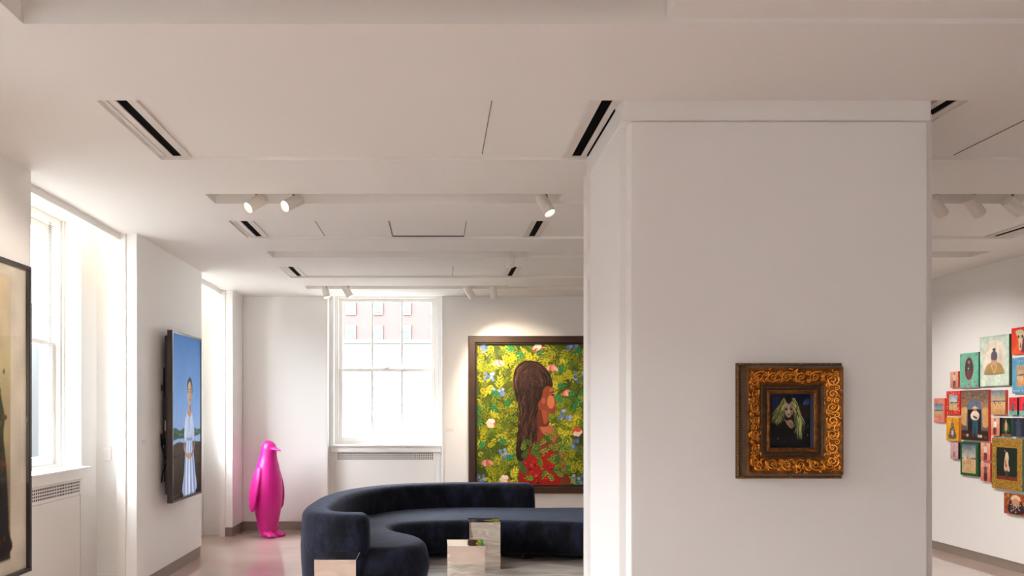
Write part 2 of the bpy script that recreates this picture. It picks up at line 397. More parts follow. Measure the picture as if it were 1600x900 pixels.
# ------------------------------------------------------------------ PICTURES (flat artwork)
class Pic:
    """flat picture: coloured shapes laid over each other in order, then worked into the colours of one flat sheet; u right 0..1, v up 0..1"""
    def __init__(s, w, h, bg):
        s.w, s.h = w, h; s.P = []; s.layer = 0; s.step = 0
        s.poly([(0,0),(1,0),(1,1),(0,1)], bg)
    def poly(s, pts, col, up=True):
        s.P.append((pts, hexc(col) if isinstance(col, str) else col))
    def rect(s, u0, v0, u1, v1, col, up=True): s.poly([(u0,v0),(u1,v0),(u1,v1),(u0,v1)], col, up)
    def ell(s, cu, cv, ru, rv, col, n=20, up=True, rot=0):
        ca, sa = math.cos(rot), math.sin(rot); P = []
        for k in range(n):
            x = ru*s.w*math.cos(2*PI*k/n); z = rv*s.h*math.sin(2*PI*k/n)
            P.append((cu + (x*ca - z*sa)/s.w, cv + (x*sa + z*ca)/s.h))
        s.poly(P, col, up)
    def grad(s, u0, v0, u1, v1, c0, c1, n=10):
        n = 48
        a, b = hexc(c0), hexc(c1)
        for k in range(n):
            f = (k+.5)/n; s.rect(u0, v0+(v1-v0)*k/n, u1, v0+(v1-v0)*(k+1)/n, tuple(a[i]*(1-f)+b[i]*f for i in range(3)), up=(k == 0))
    def smooth(s, pts, col, sub=6):
        n = len(pts); out = []
        for i in range(n):
            p0, p1, p2, p3 = pts[i-1], pts[i], pts[(i+1) % n], pts[(i+2) % n]
            for k in range(sub):
                t = k/sub
                out.append(tuple(.5*((2*p1[j]) + (-p0[j]+p2[j])*t + (2*p0[j]-5*p1[j]+4*p2[j]-p3[j])*t*t + (-p0[j]+3*p1[j]-3*p2[j]+p3[j])*t**3) for j in (0, 1)))
        s.poly(out, col)
    def leaf(s, x, z, L, W, ang, col, col2=None):
        ca, sa = math.cos(ang), math.sin(ang)
        def T(a, b): return ((x + a*ca - b*sa)/s.w, (z + a*sa + b*ca)/s.h)
        up = [T(0,0), T(L*.3, W*.5), T(L*.6, W*.42), T(L, 0)]; dn = [T(0,0), T(L,0), T(L*.6, -W*.42), T(L*.3, -W*.5)]
        ok = all(0 <= u <= 1 and 0 <= v <= 1 for u, v in up+dn)
        if not ok: return
        s.poly(up, col, False); s.poly(dn, col2 or col, False)
    def build(s, name, m, parent=None, loc=None, rot=None, res=96, soft=0, grain=.05, seed=1, tone=1.0):
        nx = res; nz = max(8, int(round(res*s.h/s.w))); SS = 2; X, Z = nx*SS, nz*SS
        img = np.zeros((Z, X, 3), np.float32)
        for pts, c in s.P:
            u = np.array([q[0] for q in pts])*X; v = np.array([q[1] for q in pts])*Z
            x0, x1 = max(0, int(np.floor(u.min()))), min(X, int(np.ceil(u.max()))+1); z0, z1 = max(0, int(np.floor(v.min()))), min(Z, int(np.ceil(v.max()))+1)
            if x0 >= x1 or z0 >= z1: continue
            gx = np.arange(x0, x1)[None, :] + .5; gz = np.arange(z0, z1)[:, None] + .5
            ins = np.zeros((z1-z0, x1-x0), bool); n = len(pts)
            for i in range(n):
                ua, va, ub, vb = u[i], v[i], u[(i+1) % n], v[(i+1) % n]
                if va == vb: continue
                ins ^= ((va > gz) != (vb > gz)) & (gx < (ub-ua)*(gz-va)/(vb-va) + ua)
            img[z0:z1, x0:x1][ins] = c
        img = img.reshape(nz, SS, nx, SS, 3).mean((1, 3))
        for _ in range(soft):
            q = np.pad(img, ((1, 1), (1, 1), (0, 0)), 'edge'); img = (q[:-2, 1:-1] + q[2:, 1:-1] + q[1:-1, :-2] + q[1:-1, 2:] + 2*q[1:-1, 1:-1])/6
        rg = np.random.default_rng(seed); img = img*(1 + grain*rg.standard_normal((nz, nx, 1)).astype(np.float32)*1.5)
        for cells, amp in ((7, .10), (19, .07)):
            lo = rg.standard_normal((cells+2, cells+2)); yy = np.linspace(0, cells, nz); xx = np.linspace(0, cells, nx); iy = yy.astype(int); ix = xx.astype(int); fy = (yy-iy)[:, None]; fx = (xx-ix)[None, :]
            sm_ = (lo[iy][:, ix]*(1-fy)*(1-fx) + lo[iy+1][:, ix]*fy*(1-fx) + lo[iy][:, ix+1]*(1-fy)*fx + lo[iy+1][:, ix+1]*fy*fx)
            img = img*(1 + amp*tone*sm_[..., None]).astype(np.float32)
        img = np.clip(img, 0, 1)
        xs = np.linspace(-s.w/2, s.w/2, nx+1); zs = np.linspace(0, s.h, nz+1)
        V = np.zeros((nz+1, nx+1, 3), np.float32); V[..., 0] = xs[None, :]; V[..., 2] = zs[:, None]
        i = (np.arange(nz)[:, None]*(nx+1) + np.arange(nx)[None, :]).ravel()
        Fq = np.stack([i, i+1, i+nx+2, i+nx+1], 1)
        me = bpy.data.meshes.new(name); me.vertices.add(V.size//3); me.vertices.foreach_set('co', V.ravel())
        me.loops.add(Fq.size); me.loops.foreach_set('vertex_index', Fq.ravel().astype(np.int32))
        me.polygons.add(len(Fq)); me.polygons.foreach_set('loop_start', np.arange(0, Fq.size, 4, dtype=np.int32))
        me.update(calc_edges=True); me.validate()
        ca = me.color_attributes.new('Col', 'FLOAT_COLOR', 'POINT')
        q = np.pad(img, ((0, 1), (0, 1), (0, 0)), 'edge'); C4 = np.ones((nz+1, nx+1, 4), np.float32); C4[..., :3] = q
        ca.data.foreach_set('color', C4.ravel())
        me.materials.append(m)
        o = bpy.data.objects.new(name, me); COL.objects.link(o)
        if parent: o.parent = parent
        if loc is not None: o.location = loc
        if rot is not None: o.rotation_euler = rot
        return o
def frame_sweep(mb, w, h, prof, smooth=False):
    """mitred frame; prof = [(inset, height)], height towards the viewer (-y); z from 0..h"""
    cs = []
    for ins, ht in prof:
        cs.append([(-w/2+ins, -ht, ins), (w/2-ins, -ht, ins), (w/2-ins, -ht, h-ins), (-w/2+ins, -ht, h-ins)])
    for i in range(len(cs)-1):
        for k in range(4):
            a, b, c, d = cs[i][k], cs[i][(k+1) % 4], cs[i+1][(k+1) % 4], cs[i+1][k]
            mb.add([a, b, c, d], [(0, 1, 2, 3)], smooth)
    return mb

# ---- gold framed small portrait on the column
GW, GH = .527, .580
gt = thing('framed_portrait', 'small dark portrait in an ornate gold frame on the column', 'picture', (1.7755, 3.8695, 1.304))
M['gold'] = mat('darkened_gold', hexc('7a4a16'), .45, .6, var=.5, vscale=40, bump=.5, bscale=70)  # gold darkened so the recesses behind the scrolls read as shaded
M['goldhi'] = mat('highlight_gold_relief', hexc('d08a34'), .26, .9, var=.4, vscale=50)  # brighter gold, relief highlights put into the colour
M['umber'] = mat('dark_umber_gilt', hexc('4a3420'), .4, .3, var=.3, vscale=50)
frame_sweep(MB(), GW, GH, [(0, 0), (0, .018), (.012, .020), (.014, .028), (.017, .055), (.026, .082)]).build('outer_moulding', M['umber'], gt, recalc=False)
bd = MB()
for k in range(44):
    for z in (.006, GH-.006): bd.ball((-GW/2+.006 + k*(GW-.012)/43, -.020, z), .0056, 7, 5)
for k in range(48):
    for x in (-GW/2+.006, GW/2-.006): bd.ball((x, -.020, .006 + k*(GH-.012)/47), .0056, 7, 5)
bd.build('beading', mat('bead_gilt', hexc('a8763a'), .35, .7), gt)
frame_sweep(MB(), GW, GH, [(.026, .080), (.030, .088), (.036, .087), (.060, .070), (.085, .060), (.104, .049), (.110, .048)]).build('gilt_band', M['gold'], gt)
# acanthus scrolls in relief along the band
rl = MB(); random.seed(5)
def band_h(ins): return .087 - (.087-.049)*max(0, min(1, (ins-.034)/.07)) ** .8
def place(side, s, ins):               # s along the side, ins = inset from the outer edge
    y = -band_h(ins) - .003
    if side == 0: return Vector((-GW/2 + s, y, GH-ins))
    if side == 1: return Vector((-GW/2 + s, y, ins))
    if side == 2: return Vector((-GW/2 + ins, y, s))
    return Vector((GW/2 - ins, y, s))
for side in range(4):
    Lm = GW if side < 2 else GH
    n = 6 if side < 2 else 7
    for k in range(n):
        c = .055 + (Lm-.11)*(k+.5)/n; sg = 1 if k % 2 else -1
        for (cs, ci, R, trn, dr) in ((0, .071, .026, 1.6, sg), (.030, .055, .013, 1.3, -sg), (-.026, .088, .012, 1.2, -sg)):
            pts = []; rad = []
            m = int(16*trn)
            for j in range(m+1):
                f = j/m; a = dr*f*trn*2*PI + sg*.8; r = R*(1 - .82*f)
                ii = min(.106, max(.034, ci + r*math.sin(a))); pts.append(place(side, c + cs + r*math.cos(a)*1.15, ii)); rad.append((.0074*(1-.45*f)) * (R/.026)**.35)
            rl.tube(pts, rad, 7)
            rl.ball(tuple(pts[-1]), .0058, 7, 5)
        for j in range(7):              # leaf fingers
            a = random.uniform(0, 2*PI); s0 = c + random.uniform(-.03, .03); i0 = random.uniform(.042, .098)
            pts = []; rad = []
            for q in range(6):
                f = q/5; aa = a + f*1.2*sg
                pts.append(place(side, s0 + f*.026*math.cos(aa), min(.106, max(.034, i0 + f*.022*math.sin(aa))))); rad.append(.0062*math.sin(PI*(.15 + .8*f)))
            rl.tube(pts, rad, 6)
rl.build('scrollwork', M['goldhi'], gt)
frame_sweep(MB(), GW, GH, [(.110, .040), (.110, .052), (.113, .054), (.118, .050), (.131, .050), (.134, .046), (.136, .046)]).build('inner_moulding', M['umber'], gt)
lp = MB(); frame_sweep(lp, GW, GH, [(.136, .046), (.137, .054), (.143, .057), (.152, .053), (.155, .050)])
for k in range(34):
    for z in (.147, GH-.147): lp.ball((-GW/2+.147 + k*(GW-.294)/33, -.055, z), .004, 6, 4)
    for x in (-GW/2+.147, GW/2-.147): lp.ball((x, -.055, .147 + k*(GH-.294)/33), .004, 6, 4)
lp.build('inner_lip', M['gold'], gt)
frame_sweep(MB(), GW, GH, [(.155, .050), (.156, .010)]).build('rebate', mat('slate_rebate', hexc('4b4a55'), .3), gt)
pw, ph = GW-.312, GH-.312
p = Pic(pw, ph, '07070a'); random.seed(3)
p.grad(0, .62, 1, 1, '0b0d14', '141c38', 8)
for k in range(9):
    p.rect(.04 + .03*k, .74 + .02*(k % 3), .06 + .03*k, .95, random.choice(['1d2b55', '23335f', '101a3a']), up=(k == 0))
for k in range(16): p.ell(.9 + random.uniform(-.06, .06), .87 + random.uniform(-.05, .05), .04, .03, random.choice(['2c3a66', '3c4c7e', '55699c', '1d2748']), 9, up=(k == 0))
p.smooth([(.66,.82),(.98,.76),(.98,.55),(.75,.58)], '251c18'); p.smooth([(.02,.72),(.3,.74),(.28,.58),(.02,.56)], '29231a'); p.smooth([(.0,.62),(.3,.66),(.34,.5),(.0,.46)], '33301c')
def lock(x0, z0, x1, z1, x2, z2, wd, c, up=False):
    L = []; Rr = []
    for k in range(7):
        t_ = k/6; x = (1-t_)**2*x0 + 2*t_*(1-t_)*x1 + t_*t_*x2 + .010*math.sin(t_*9 + x0*40); z = (1-t_)**2*z0 + 2*t_*(1-t_)*z1 + t_*t_*z2
        w_ = wd*math.sin(PI*(.12 + .86*t_)); L.append((x - w_, z)); Rr.append((x + w_, z))
    p.poly(L + Rr[::-1], c, up)
p.smooth([(.40,.93),(.30,.84),(.24,.66),(.12,.52),(.24,.46),(.38,.5),(.44,.6),(.60,.6),(.66,.44),(.70,.26),(.82,.22),(.88,.42),(.80,.62),(.74,.82),(.62,.93)], '2e331a')
HC = ['4a5328', '5d6833', '747f3f', '8f9752', 'a9ad6a', 'c2c184', '3a4220', '2a3018']
for k in range(90):
    x0 = .47 - random.uniform(0, .09); lock(x0, random.uniform(.84, .93), x0 - random.uniform(.06, .16), random.uniform(.68, .8), random.uniform(.10, .40), random.uniform(.44, .62), random.uniform(.006, .015), random.choice(HC), k % 15 == 0)
for k in range(120):
    x0 = .54 + random.uniform(0, .09); lock(x0, random.uniform(.82, .93), x0 + random.uniform(.06, .18), random.uniform(.6, .78), random.uniform(.62, .90), random.uniform(.16, .5), random.uniform(.006, .016), random.choice(HC), k % 15 == 0)
p.smooth([(.405,.80),(.47,.84),(.56,.83),(.60,.76),(.60,.67),(.57,.60),(.52,.555),(.47,.57),(.42,.63),(.40,.71)], 'b39a80')
p.smooth([(.53,.83),(.60,.78),(.605,.67),(.57,.60),(.53,.56),(.545,.66),(.535,.75)], '8a7460')
p.smooth([(.44,.97),(.56,.97),(.575,.87),(.53,.83),(.50,.81),(.46,.84),(.43,.88)], '100e0e')
p.smooth([(.41,.728),(.44,.738),(.475,.728),(.478,.705),(.44,.700),(.415,.708)], '1d1513'); p.smooth([(.525,.728),(.56,.738),(.592,.726),(.588,.708),(.56,.702),(.53,.707)], '1d1513')
p.smooth([(.405,.75),(.45,.762),(.48,.748),(.45,.752)], '4a3a2c'); p.smooth([(.52,.748),(.56,.762),(.598,.748),(.56,.752)], '4a3a2c')
p.smooth([(.485,.71),(.51,.71),(.522,.66),(.503,.648),(.482,.658)], 'cbb094'); p.smooth([(.468,.618),(.50,.628),(.535,.618),(.50,.600)], '8a4f4c')
p.smooth([(.43,.60),(.48,.565),(.54,.57),(.57,.61),(.58,.54),(.52,.50),(.45,.52)], '241a18')
p.smooth([(.40,.53),(.46,.50),(.56,.52),(.62,.42),(.58,.36),(.52,.38),(.46,.44)], 'a0866e'); p.smooth([(.52,.47),(.60,.44),(.60,.38),(.55,.38)], '7d6754')
p.smooth([(.03,.0),(.06,.26),(.2,.42),(.36,.50),(.44,.42),(.52,.35),(.60,.35),(.68,.40),(.86,.28),(.97,.0)], '0b0a0b')
for k in range(40): p.ell(random.uniform(.15, .8), random.uniform(.06, .36), random.uniform(.01, .03), random.uniform(.008, .02), random.choice(['151315', '1c191b', '241f22', '0f0e10']), 8, up=(k == 0))
for k in range(34):
    x0 = random.uniform(.66, .80); lock(x0, random.uniform(.5, .62), x0 + random.uniform(-.02, .05), random.uniform(.36, .46), x0 + random.uniform(-.06, .08), random.uniform(.14, .3), random.uniform(.006, .012), random.choice(HC), k % 12 == 0)
for k in range(22):
    x0 = random.uniform(.24, .36); lock(x0, random.uniform(.56, .66), x0 - .04, random.uniform(.5, .58), x0 + random.uniform(-.14, .02), random.uniform(.40, .5), random.uniform(.005, .010), random.choice(HC), k % 12 == 0)
for q in ((.25, .17), (.79, .20), (.94, .23), (.95, .40)): p.ell(q[0], q[1], .010, .022, '6a6a64')
p.build('portrait_print', M['print'], gt, (0, -.0125, .156), res=200, soft=1, grain=.04)

# ---- large painting on the back wall
PX0, PX1, PZ0, PZ1 = (732-680)*10.45/F, (732-680)*10.45/F + 1.90, EYE-(771-640)*10.45/F, EYE+(640-525)*10.45/F
PW, PH = PX1-PX0, PZ1-PZ0
pt = thing('framed_painting', 'large dark framed painting of a figure amid yellow green leaves', 'painting', ((PX0+PX1)/2, YB - .002, PZ0))
frame_sweep(MB(), PW, PH, [(0, 0), (0, .055), (.006, .062), (.085, .062), (.092, .052), (.095, .03)]).build('picture_frame', mat('dark_walnut', hexc('3a2518'), .35, var=.25, vscale=6), pt)
frame_sweep(MB(), PW, PH, [(.095, .03), (.095, .045), (.112, .045), (.113, .02)]).build('inner_fillet', mat('black_fillet', hexc('120d0a'), .5), pt)
iw, ih = PW-.22, PH-.22
p = Pic(iw, ih, '4a520e'); p.step = .0002; random.seed(11)
greens = ['8f9412', 'a9a516', '78861a', '62741a', 'bfb822', '84901e', '4c6818', '9c9c1e', 'cfc430', '6c7e1e', '55701c']
def sprig(x, z, a0, c, c2, n=4, L=.11, W=.030):
    for q in range(n):
        t_ = q*L*.42; px_, pz_ = x + t_*math.cos(a0), z + t_*math.sin(a0)
        for sg in (-1, 1):
            p.leaf(px_, pz_, L*random.uniform(.8, 1.05)*(1 - .1*q), W, a0 + sg*random.uniform(.55, .8), c, c2)
    p.leaf(x + n*L*.42*math.cos(a0), z + n*L*.42*math.sin(a0), L*.8, W, a0, c, c2)
def leaves(n, cols, L):
    for k in range(n):
        cc = hexc(random.choice(cols)); sprig(random.uniform(-.1, iw), random.uniform(-.1, ih), random.uniform(0, 2*PI), cc, tuple(v*.6 for v in cc), random.choice((2, 3, 4)), random.uniform(*L), random.uniform(.020, .032))
leaves(330, ['3f4e0e', '4c5c12', '33460f', '566612'], (.08, .13)); leaves(560, greens, (.07, .12))
def flower(u, v, kind):
    p.layer += 1
    if kind == 'b':
        for k in range(9): p.ell(u + random.uniform(-.045, .045), v + random.uniform(-.035, .035), .014, .012, random.choice(['6f86b8', '8fa2cf', '4f659c', '5d74a8']), 9)
    elif kind == 'p':
        for k in range(5): p.ell(u + (k-2)*.014, v + random.uniform(-.006, .006), .014, .024, random.choice(['d98c80', 'e8a79a', 'c9604f']), 9, rot=.4*(k-2))
    else:
        for k in range(6): p.ell(u + .022*math.cos(k), v + .018*math.sin(k), .02, .017, random.choice(['e6c8b4', 'f0ddd0', 'c8503c']), 9)
for q in ((.08,.98,'b'),(.78,.97,'b'),(.50,.97,'w'),(.18,.87,'p'),(.62,.83,'p'),(.12,.77,'b'),(.84,.77,'b'),(.74,.66,'p'),(.18,.65,'b'),(.12,.44,'w'),(.82,.38,'w'),(.79,.29,'b'),(.24,.22,'b'),(.09,.16,'p'),(.04,.05,'b'),(.23,.04,'w'),(.83,.04,'b'),(.72,.50,'b'),(.92,.60,'p'),(.95,.2,'w'),(.90,.9,'p')):
    flower(*q)
for k in range(40):
    x, z = random.uniform(0, iw), random.uniform(0, ih)
    sprig(x, z, k*1.3, hexc('2f8a4a'), hexc('1f6636'), 2, .08, .035)
# generic dark haired figure in a red dress, seen from behind
def strand(pts, wd, c):
    n = len(pts); L = []; Rr = []
    for k, (u, v) in enumerate(pts):
        w_ = wd*math.sin(PI*(.1 + .88*k/(n-1))); L.append((u-w_, v)); Rr.append((u+w_, v))
    p.poly(L + Rr[::-1], c)
p.smooth([(.36,.0),(.38,.22),(.43,.38),(.49,.445),(.58,.435),(.65,.39),(.69,.32),(.71,.22),(.735,.1),(.74,.0)], '6e2f1c')
p.smooth([(.52,.43),(.60,.425),(.66,.38),(.68,.31),(.64,.28),(.60,.34),(.54,.37)], 'a4583a'); p.smooth([(.655,.36),(.685,.31),(.71,.22),(.73,.1),(.69,.1),(.675,.22),(.65,.30)], '98502f')
p.smooth([(.665,.33),(.68,.30),(.69,.24),(.675,.25)], 'cf9070')
p.smooth([(.36,.0),(.40,.17),(.47,.255),(.53,.235),(.60,.255),(.65,.19),(.665,.0)], '8e150e')
for k in range(60):
    u, v = random.uniform(.40, .64), random.uniform(.02, .23); p.leaf(u*iw, v*ih, .06, .022, random.uniform(0, 6), hexc(random.choice(['b8261a', '6a0c08', 'd04a30', '4a0806', 'a01c12'])))
p.smooth([(.48,.58),(.57,.55),(.585,.46),(.58,.42),(.50,.42),(.46,.46)], '5e2617'); p.smooth([(.53,.55),(.57,.54),(.58,.46),(.55,.44)], '8a4429')
p.smooth([(.47,.56),(.49,.68),(.56,.715),(.615,.70),(.632,.665),(.634,.63),(.655,.585),(.643,.572),(.647,.555),(.640,.545),(.643,.528),(.628,.508),(.59,.508),(.555,.53)], '7c3820')
p.smooth([(.585,.63),(.615,.64),(.635,.60),(.63,.56),(.60,.545),(.575,.58)], 'b56a44'); p.smooth([(.60,.69),(.625,.68),(.628,.65),(.60,.655)], 'a85c3a')
p.smooth([(.608,.645),(.628,.648),(.63,.638),(.612,.636)], '2a120c'); p.smooth([(.60,.662),(.632,.668),(.63,.660),(.605,.655)], '2a120c'); p.smooth([(.626,.553),(.645,.556),(.643,.544),(.628,.542)], '8a2f2a'); p.ell(.545, .60, .016, .022, '9a5030')
p.smooth([(.30,.76),(.325,.84),(.40,.885),(.50,.875),(.575,.82),(.615,.75),(.618,.70),(.575,.705),(.545,.68),(.53,.62),(.50,.58),(.475,.50),(.45,.40),(.425,.26),(.37,.17),(.325,.20),(.33,.34),(.355,.47),(.345,.56),(.315,.64)], '21110d')
random.seed(8)
HB = ['2c1813', '3a211a', '4a2b23', '5e3a2f', '120806', '201009', '331c16']
HO = [(.305,.66),(.302,.75),(.33,.835),(.40,.877),(.49,.868),(.565,.81),(.605,.745),(.60,.712)]
for k in range(240):                     # strands sweeping round the updo
    f = random.uniform(.12, .97); i0 = random.randint(0, 4); m_ = random.randint(3, 4)
    pts = [(.475 + (u-.475)*f + .010*math.sin(k+j*2), .70 + (v-.70)*f + .009*math.cos(k*2+j*1.7)) for j, (u, v) in enumerate(HO[i0:i0+m_])]
    strand(catmull(pts, 4, False), random.uniform(.003, .0065), random.choice(HB))
for k in range(220):                     # long strands down the back
    u0 = random.uniform(.34, .50); v0 = random.uniform(.40, .74)
    pts = [(u0 - (.012 if u0 < .42 else .010)*q*.5 + .010*math.sin(q*1.5 + k), v0 - .032*q) for q in range(7)]
    if all(v > .18 and u > .33 for u, v in pts): strand(pts, random.uniform(.003, .006), random.choice(HB))
for k in range(34):
    x, z = iw*random.uniform(.36, .72), ih*random.uniform(.03, .36)
    sprig(x, z, k*1.1, hexc(random.choice(['5b7a1e', '7c8d22', '3d6424', '8c9a3a'])), hexc('2f4a14'), 3, .07, .030)
p.build('canvas', M['pic'], pt, (0, -.022, .11), res=360, grain=.05)

# ---- flat screen on the left wall showing a woman in white
TY0, TY1, TZ0, TH = 7.30, 8.22, .757, 1.652
TW = TY1-TY0
tv = thing('wall_screen', 'tall upright flat screen showing a woman in a white dress', 'screen', (XL, (TY0+TY1)/2, TZ0), PI/2)
M['tvblack'] = mat('screen_plastic', hexc('2a2422'), .4); M['bez'] = mat('bezel_satin', hexc('463d3a'), .22, .4)
bz = MB(); frame_sweep(bz, TW, TH, [(0, .082), (0, .128), (.004, .132), (.026, .132), (.028, .124)])
bz.build('bezel', M['bez'], tv)
MB().box(-TW/2+.004, TW/2-.004, -.122, -.08, .004, TH-.004).build('housing', M['tvblack'], tv, bevel=.004)
bk = MB().box(-TW/2+.03, TW/2-.06, -.08, -.05, .08, TH-.05).box(-TW/2+.05, TW/2-.1, -.05, -.03, .62, 1.0).box(-TW/2+.06, TW/2-.1, -.05, -.025, .2, .5)
bk.build('back_cover', M['tvblack'], tv, bevel=.012)
mt = MB().box(-.40, .34, -.03, 0, .55, .60).box(-.40, .34, -.03, 0, 1.08, 1.13).box(-.33, -.29, -.05, -.0, .35, 1.3).box(.2, .24, -.05, 0, .35, 1.3)
mt.build('wall_bracket', M['tvblack'], tv, bevel=.003)
MB().tube([(-.43 - .03*math.sin(PI*k/14), -.06 + .045*k/14, .42 + .24*k/14) for k in range(15)], .007, 8).tube([(-.43 - .03*math.sin(PI*k/12), -.06 + .04*k/12, .37 - .17*k/12) for k in range(13)], .006, 8).build('cable', M['black'], tv)
MB().box(-.452, -.43, -.065, -.055, .69, .79).build('rating_plate', mat('pale_sticker', hexc('b8ad9c'), .5), tv)
p = Pic(TW-.056, TH-.056, '34719f'); p.grad(0, .36, 1, .62, '93aede', '6a98d2'); p.grad(0, .62, 1, 1, '6a98d2', '2467ac')
random.seed(17)
p.grad(0, 0, 1, .36, '0d0b07', '43381c')
for k in range(50): p.ell(random.uniform(0, 1), random.uniform(.01, .33), .12, .008, random.choice(['2a2312', '352c17', '1b160c', '3d3319']), 10)
p.smooth([(0,.33),(.2,.345),(.45,.335),(.75,.34),(1,.335),(1,.38),(.7,.365),(.3,.37),(0,.362)], '8fb0dc')
p.smooth([(0,.36),(0,.425),(.12,.43),(.25,.415),(.40,.43),(.5,.41),(.5,.365),(.2,.365)], '2f4c3c'); p.smooth([(.60,.37),(.66,.41),(.8,.425),(.92,.41),(1,.42),(1,.385),(.8,.37)], '3f6a58')
for k in range(40):
    u = random.uniform(0, 1); p.ell(u, .385 + random.uniform(0, .03), .04, .008, random.choice(['27432f', '3a5f48', '46705c', '213a2c']), 9)
p.rect(.27, .43, .274, .455, '5a7a86')
# generic young woman in a plain long white dress, hands joined
p.smooth([(.34,.025),(.40,.16),(.455,.28),(.48,.35),(.455,.42),(.455,.49),(.495,.535),(.58,.555),(.665,.535),(.705,.49),(.71,.42),(.69,.35),(.74,.26),(.80,.14),(.85,.03),(.6,.012)], 'b4c2e2')
for (u0, u1, c) in ((.46,.40,'8fa2cc'),(.50,.47,'d6deF2'),(.54,.53,'90a3cd'),(.58,.58,'dbe2f4'),(.62,.65,'8b9ec9'),(.655,.72,'cfd9ef'),(.675,.78,'8496c2')):
    p.smooth([(u0-.012,.33),(u1-.035,.03),(u1+.03,.03),(u0+.012,.33)], c)
p.smooth([(.478,.355),(.58,.345),(.69,.355),(.69,.368),(.58,.36),(.478,.368)], '7d90bd')
p.smooth([(.49,.50),(.50,.40),(.57,.38),(.66,.40),(.67,.50),(.58,.53)], 'c6d1ea'); p.smooth([(.55,.49),(.58,.39),(.60,.49)], '9fb0d6')
p.smooth([(.46,.50),(.42,.45),(.40,.38),(.43,.34),(.48,.37),(.48,.45)], 'd2dbf0'); p.smooth([(.70,.50),(.745,.45),(.765,.38),(.735,.34),(.69,.37),(.69,.45)], 'b9c6e4')
p.smooth([(.405,.36),(.42,.30),(.50,.268),(.575,.262),(.575,.238),(.49,.240),(.395,.29),(.385,.34)], 'b08d70'); p.smooth([(.755,.36),(.74,.30),(.66,.265),(.585,.258),(.585,.236),(.67,.240),(.76,.29),(.775,.34)], '93735a')
p.smooth([(.535,.258),(.60,.268),(.64,.255),(.62,.232),(.55,.230)], 'b8957a')
p.smooth([(.50,.525),(.545,.545),(.555,.60),(.635,.60),(.645,.545),(.675,.525),(.59,.495)], 'b98e72'); p.smooth([(.60,.59),(.63,.60),(.64,.55),(.61,.53)], '936c54')
p.smooth([(.515,.66),(.54,.71),(.60,.725),(.655,.71),(.675,.66),(.665,.615),(.635,.582),(.597,.572),(.56,.582),(.525,.615)], 'c49d81'); p.smooth([(.615,.715),(.655,.70),(.672,.65),(.655,.605),(.62,.585),(.635,.64)], 'a37c62')
p.smooth([(.505,.64),(.505,.70),(.545,.738),(.60,.75),(.655,.738),(.69,.70),(.69,.64),(.672,.67),(.655,.702),(.60,.722),(.545,.705),(.522,.67)], '241915')
for u in (.56, .632): p.ell(u, .657, .020, .0045, '281d19'); p.ell(u, .672, .027, .003, '4a3428')
p.ell(.597, .606, .026, .005, '8c4a42'); p.smooth([(.588,.655),(.604,.655),(.612,.625),(.585,.622)], 'ab8267')
p.build('display', M['screen'], tv, (0, -.1242, .028), res=180, soft=1, grain=.012, tone=.35)

# ---- large framed print on the near left wall
AY0, AY1, AZ0, AH = 3.40, 4.95, .612, 1.955
AW = AY1-AY0
at_ = thing('framed_print', 'tall black framed print of a dark gowned figure, cut by the photo edge', 'picture', (XL, (AY0+AY1)/2, AZ0), PI/2)
frame_sweep(MB(), AW, AH, [(0, 0), (0, .03), (.022, .03), (.024, .004)]).build('picture_frame', mat('black_lacquer', hexc('2c2526'), .3), at_)
p = Pic(AW-.046, AH-.046, 'd9cfbd'); p.step = .0003
p.rect(.10, .045, .885, .965, 'cdc2ae'); p.grad(.107, .05, .878, .96, '6f5a3a', 'd8c6a0', 16); p.grad(.107, .05, .878, .14, '332a22', '5d4a30', 8)
p.smooth([(.3,.06),(.28,.3),(.36,.5),(.42,.7),(.46,.88),(.55,.92),(.64,.86),(.73,.89),(.79,.85),(.80,.74),(.793,.64),(.815,.57),(.838,.51),(.830,.45),(.848,.36),(.862,.25),(.868,.15),(.85,.065)], '1d1310')
random.seed(21)
for k in range(130): p.ell(random.uniform(.38, .84), random.uniform(.08, .66), random.uniform(.006, .018), random.uniform(.005, .012), random.choice(['3d2015', '552a18', '2a2614', '4a3a1c', '6b1f14']), 8, up=(k == 0))
p.build('print_sheet', M['print'], at_, (0, -.006, .023), res=260, soft=1, grain=.02)
MB().box(-AW/2+.022, AW/2-.022, -.0265, -.0245, .022, AH-.022).build('glazing', M['picglass'], at_)

# ---- small canvases on the right wall
XF = 5.868
def cz(x): return XF*F/(x-680)
def landscape(p, sky='8a9aa8', sky2='c9c4b4', land='c79a62', u0=0, v0=0, u1=1, v1=1, hz=.55, dots=5):
    h = v0 + (v1-v0)*hz
    p.grad(u0, h, u1, v1, sky2, sky, 8); p.grad(u0, v0, u1, h, land, 'dcb98a', 6)
    p.smooth([(u0, h), (u0+(u1-u0)*.3, h+.03), (u0+(u1-u0)*.7, h+.015), (u1, h+.03), (u1, h-.02), (u0, h-.02)], '6a6058')
    for k in range(dots):
        a = u0 + (u1-u0)*(.2 + .6*(k+.5)/dots); b = h - (v1-v0)*(.05 + .05*((k*7) % 3))
        p.ell(a, b, .03*(u1-u0), .035*(v1-v0), ['2f2621', '5a3d28', 'e6d8c4'][k % 3], 10)
        p.rect(a-.012*(u1-u0), b-.09*(v1-v0), a+.012*(u1-u0), b, '3a2a20')
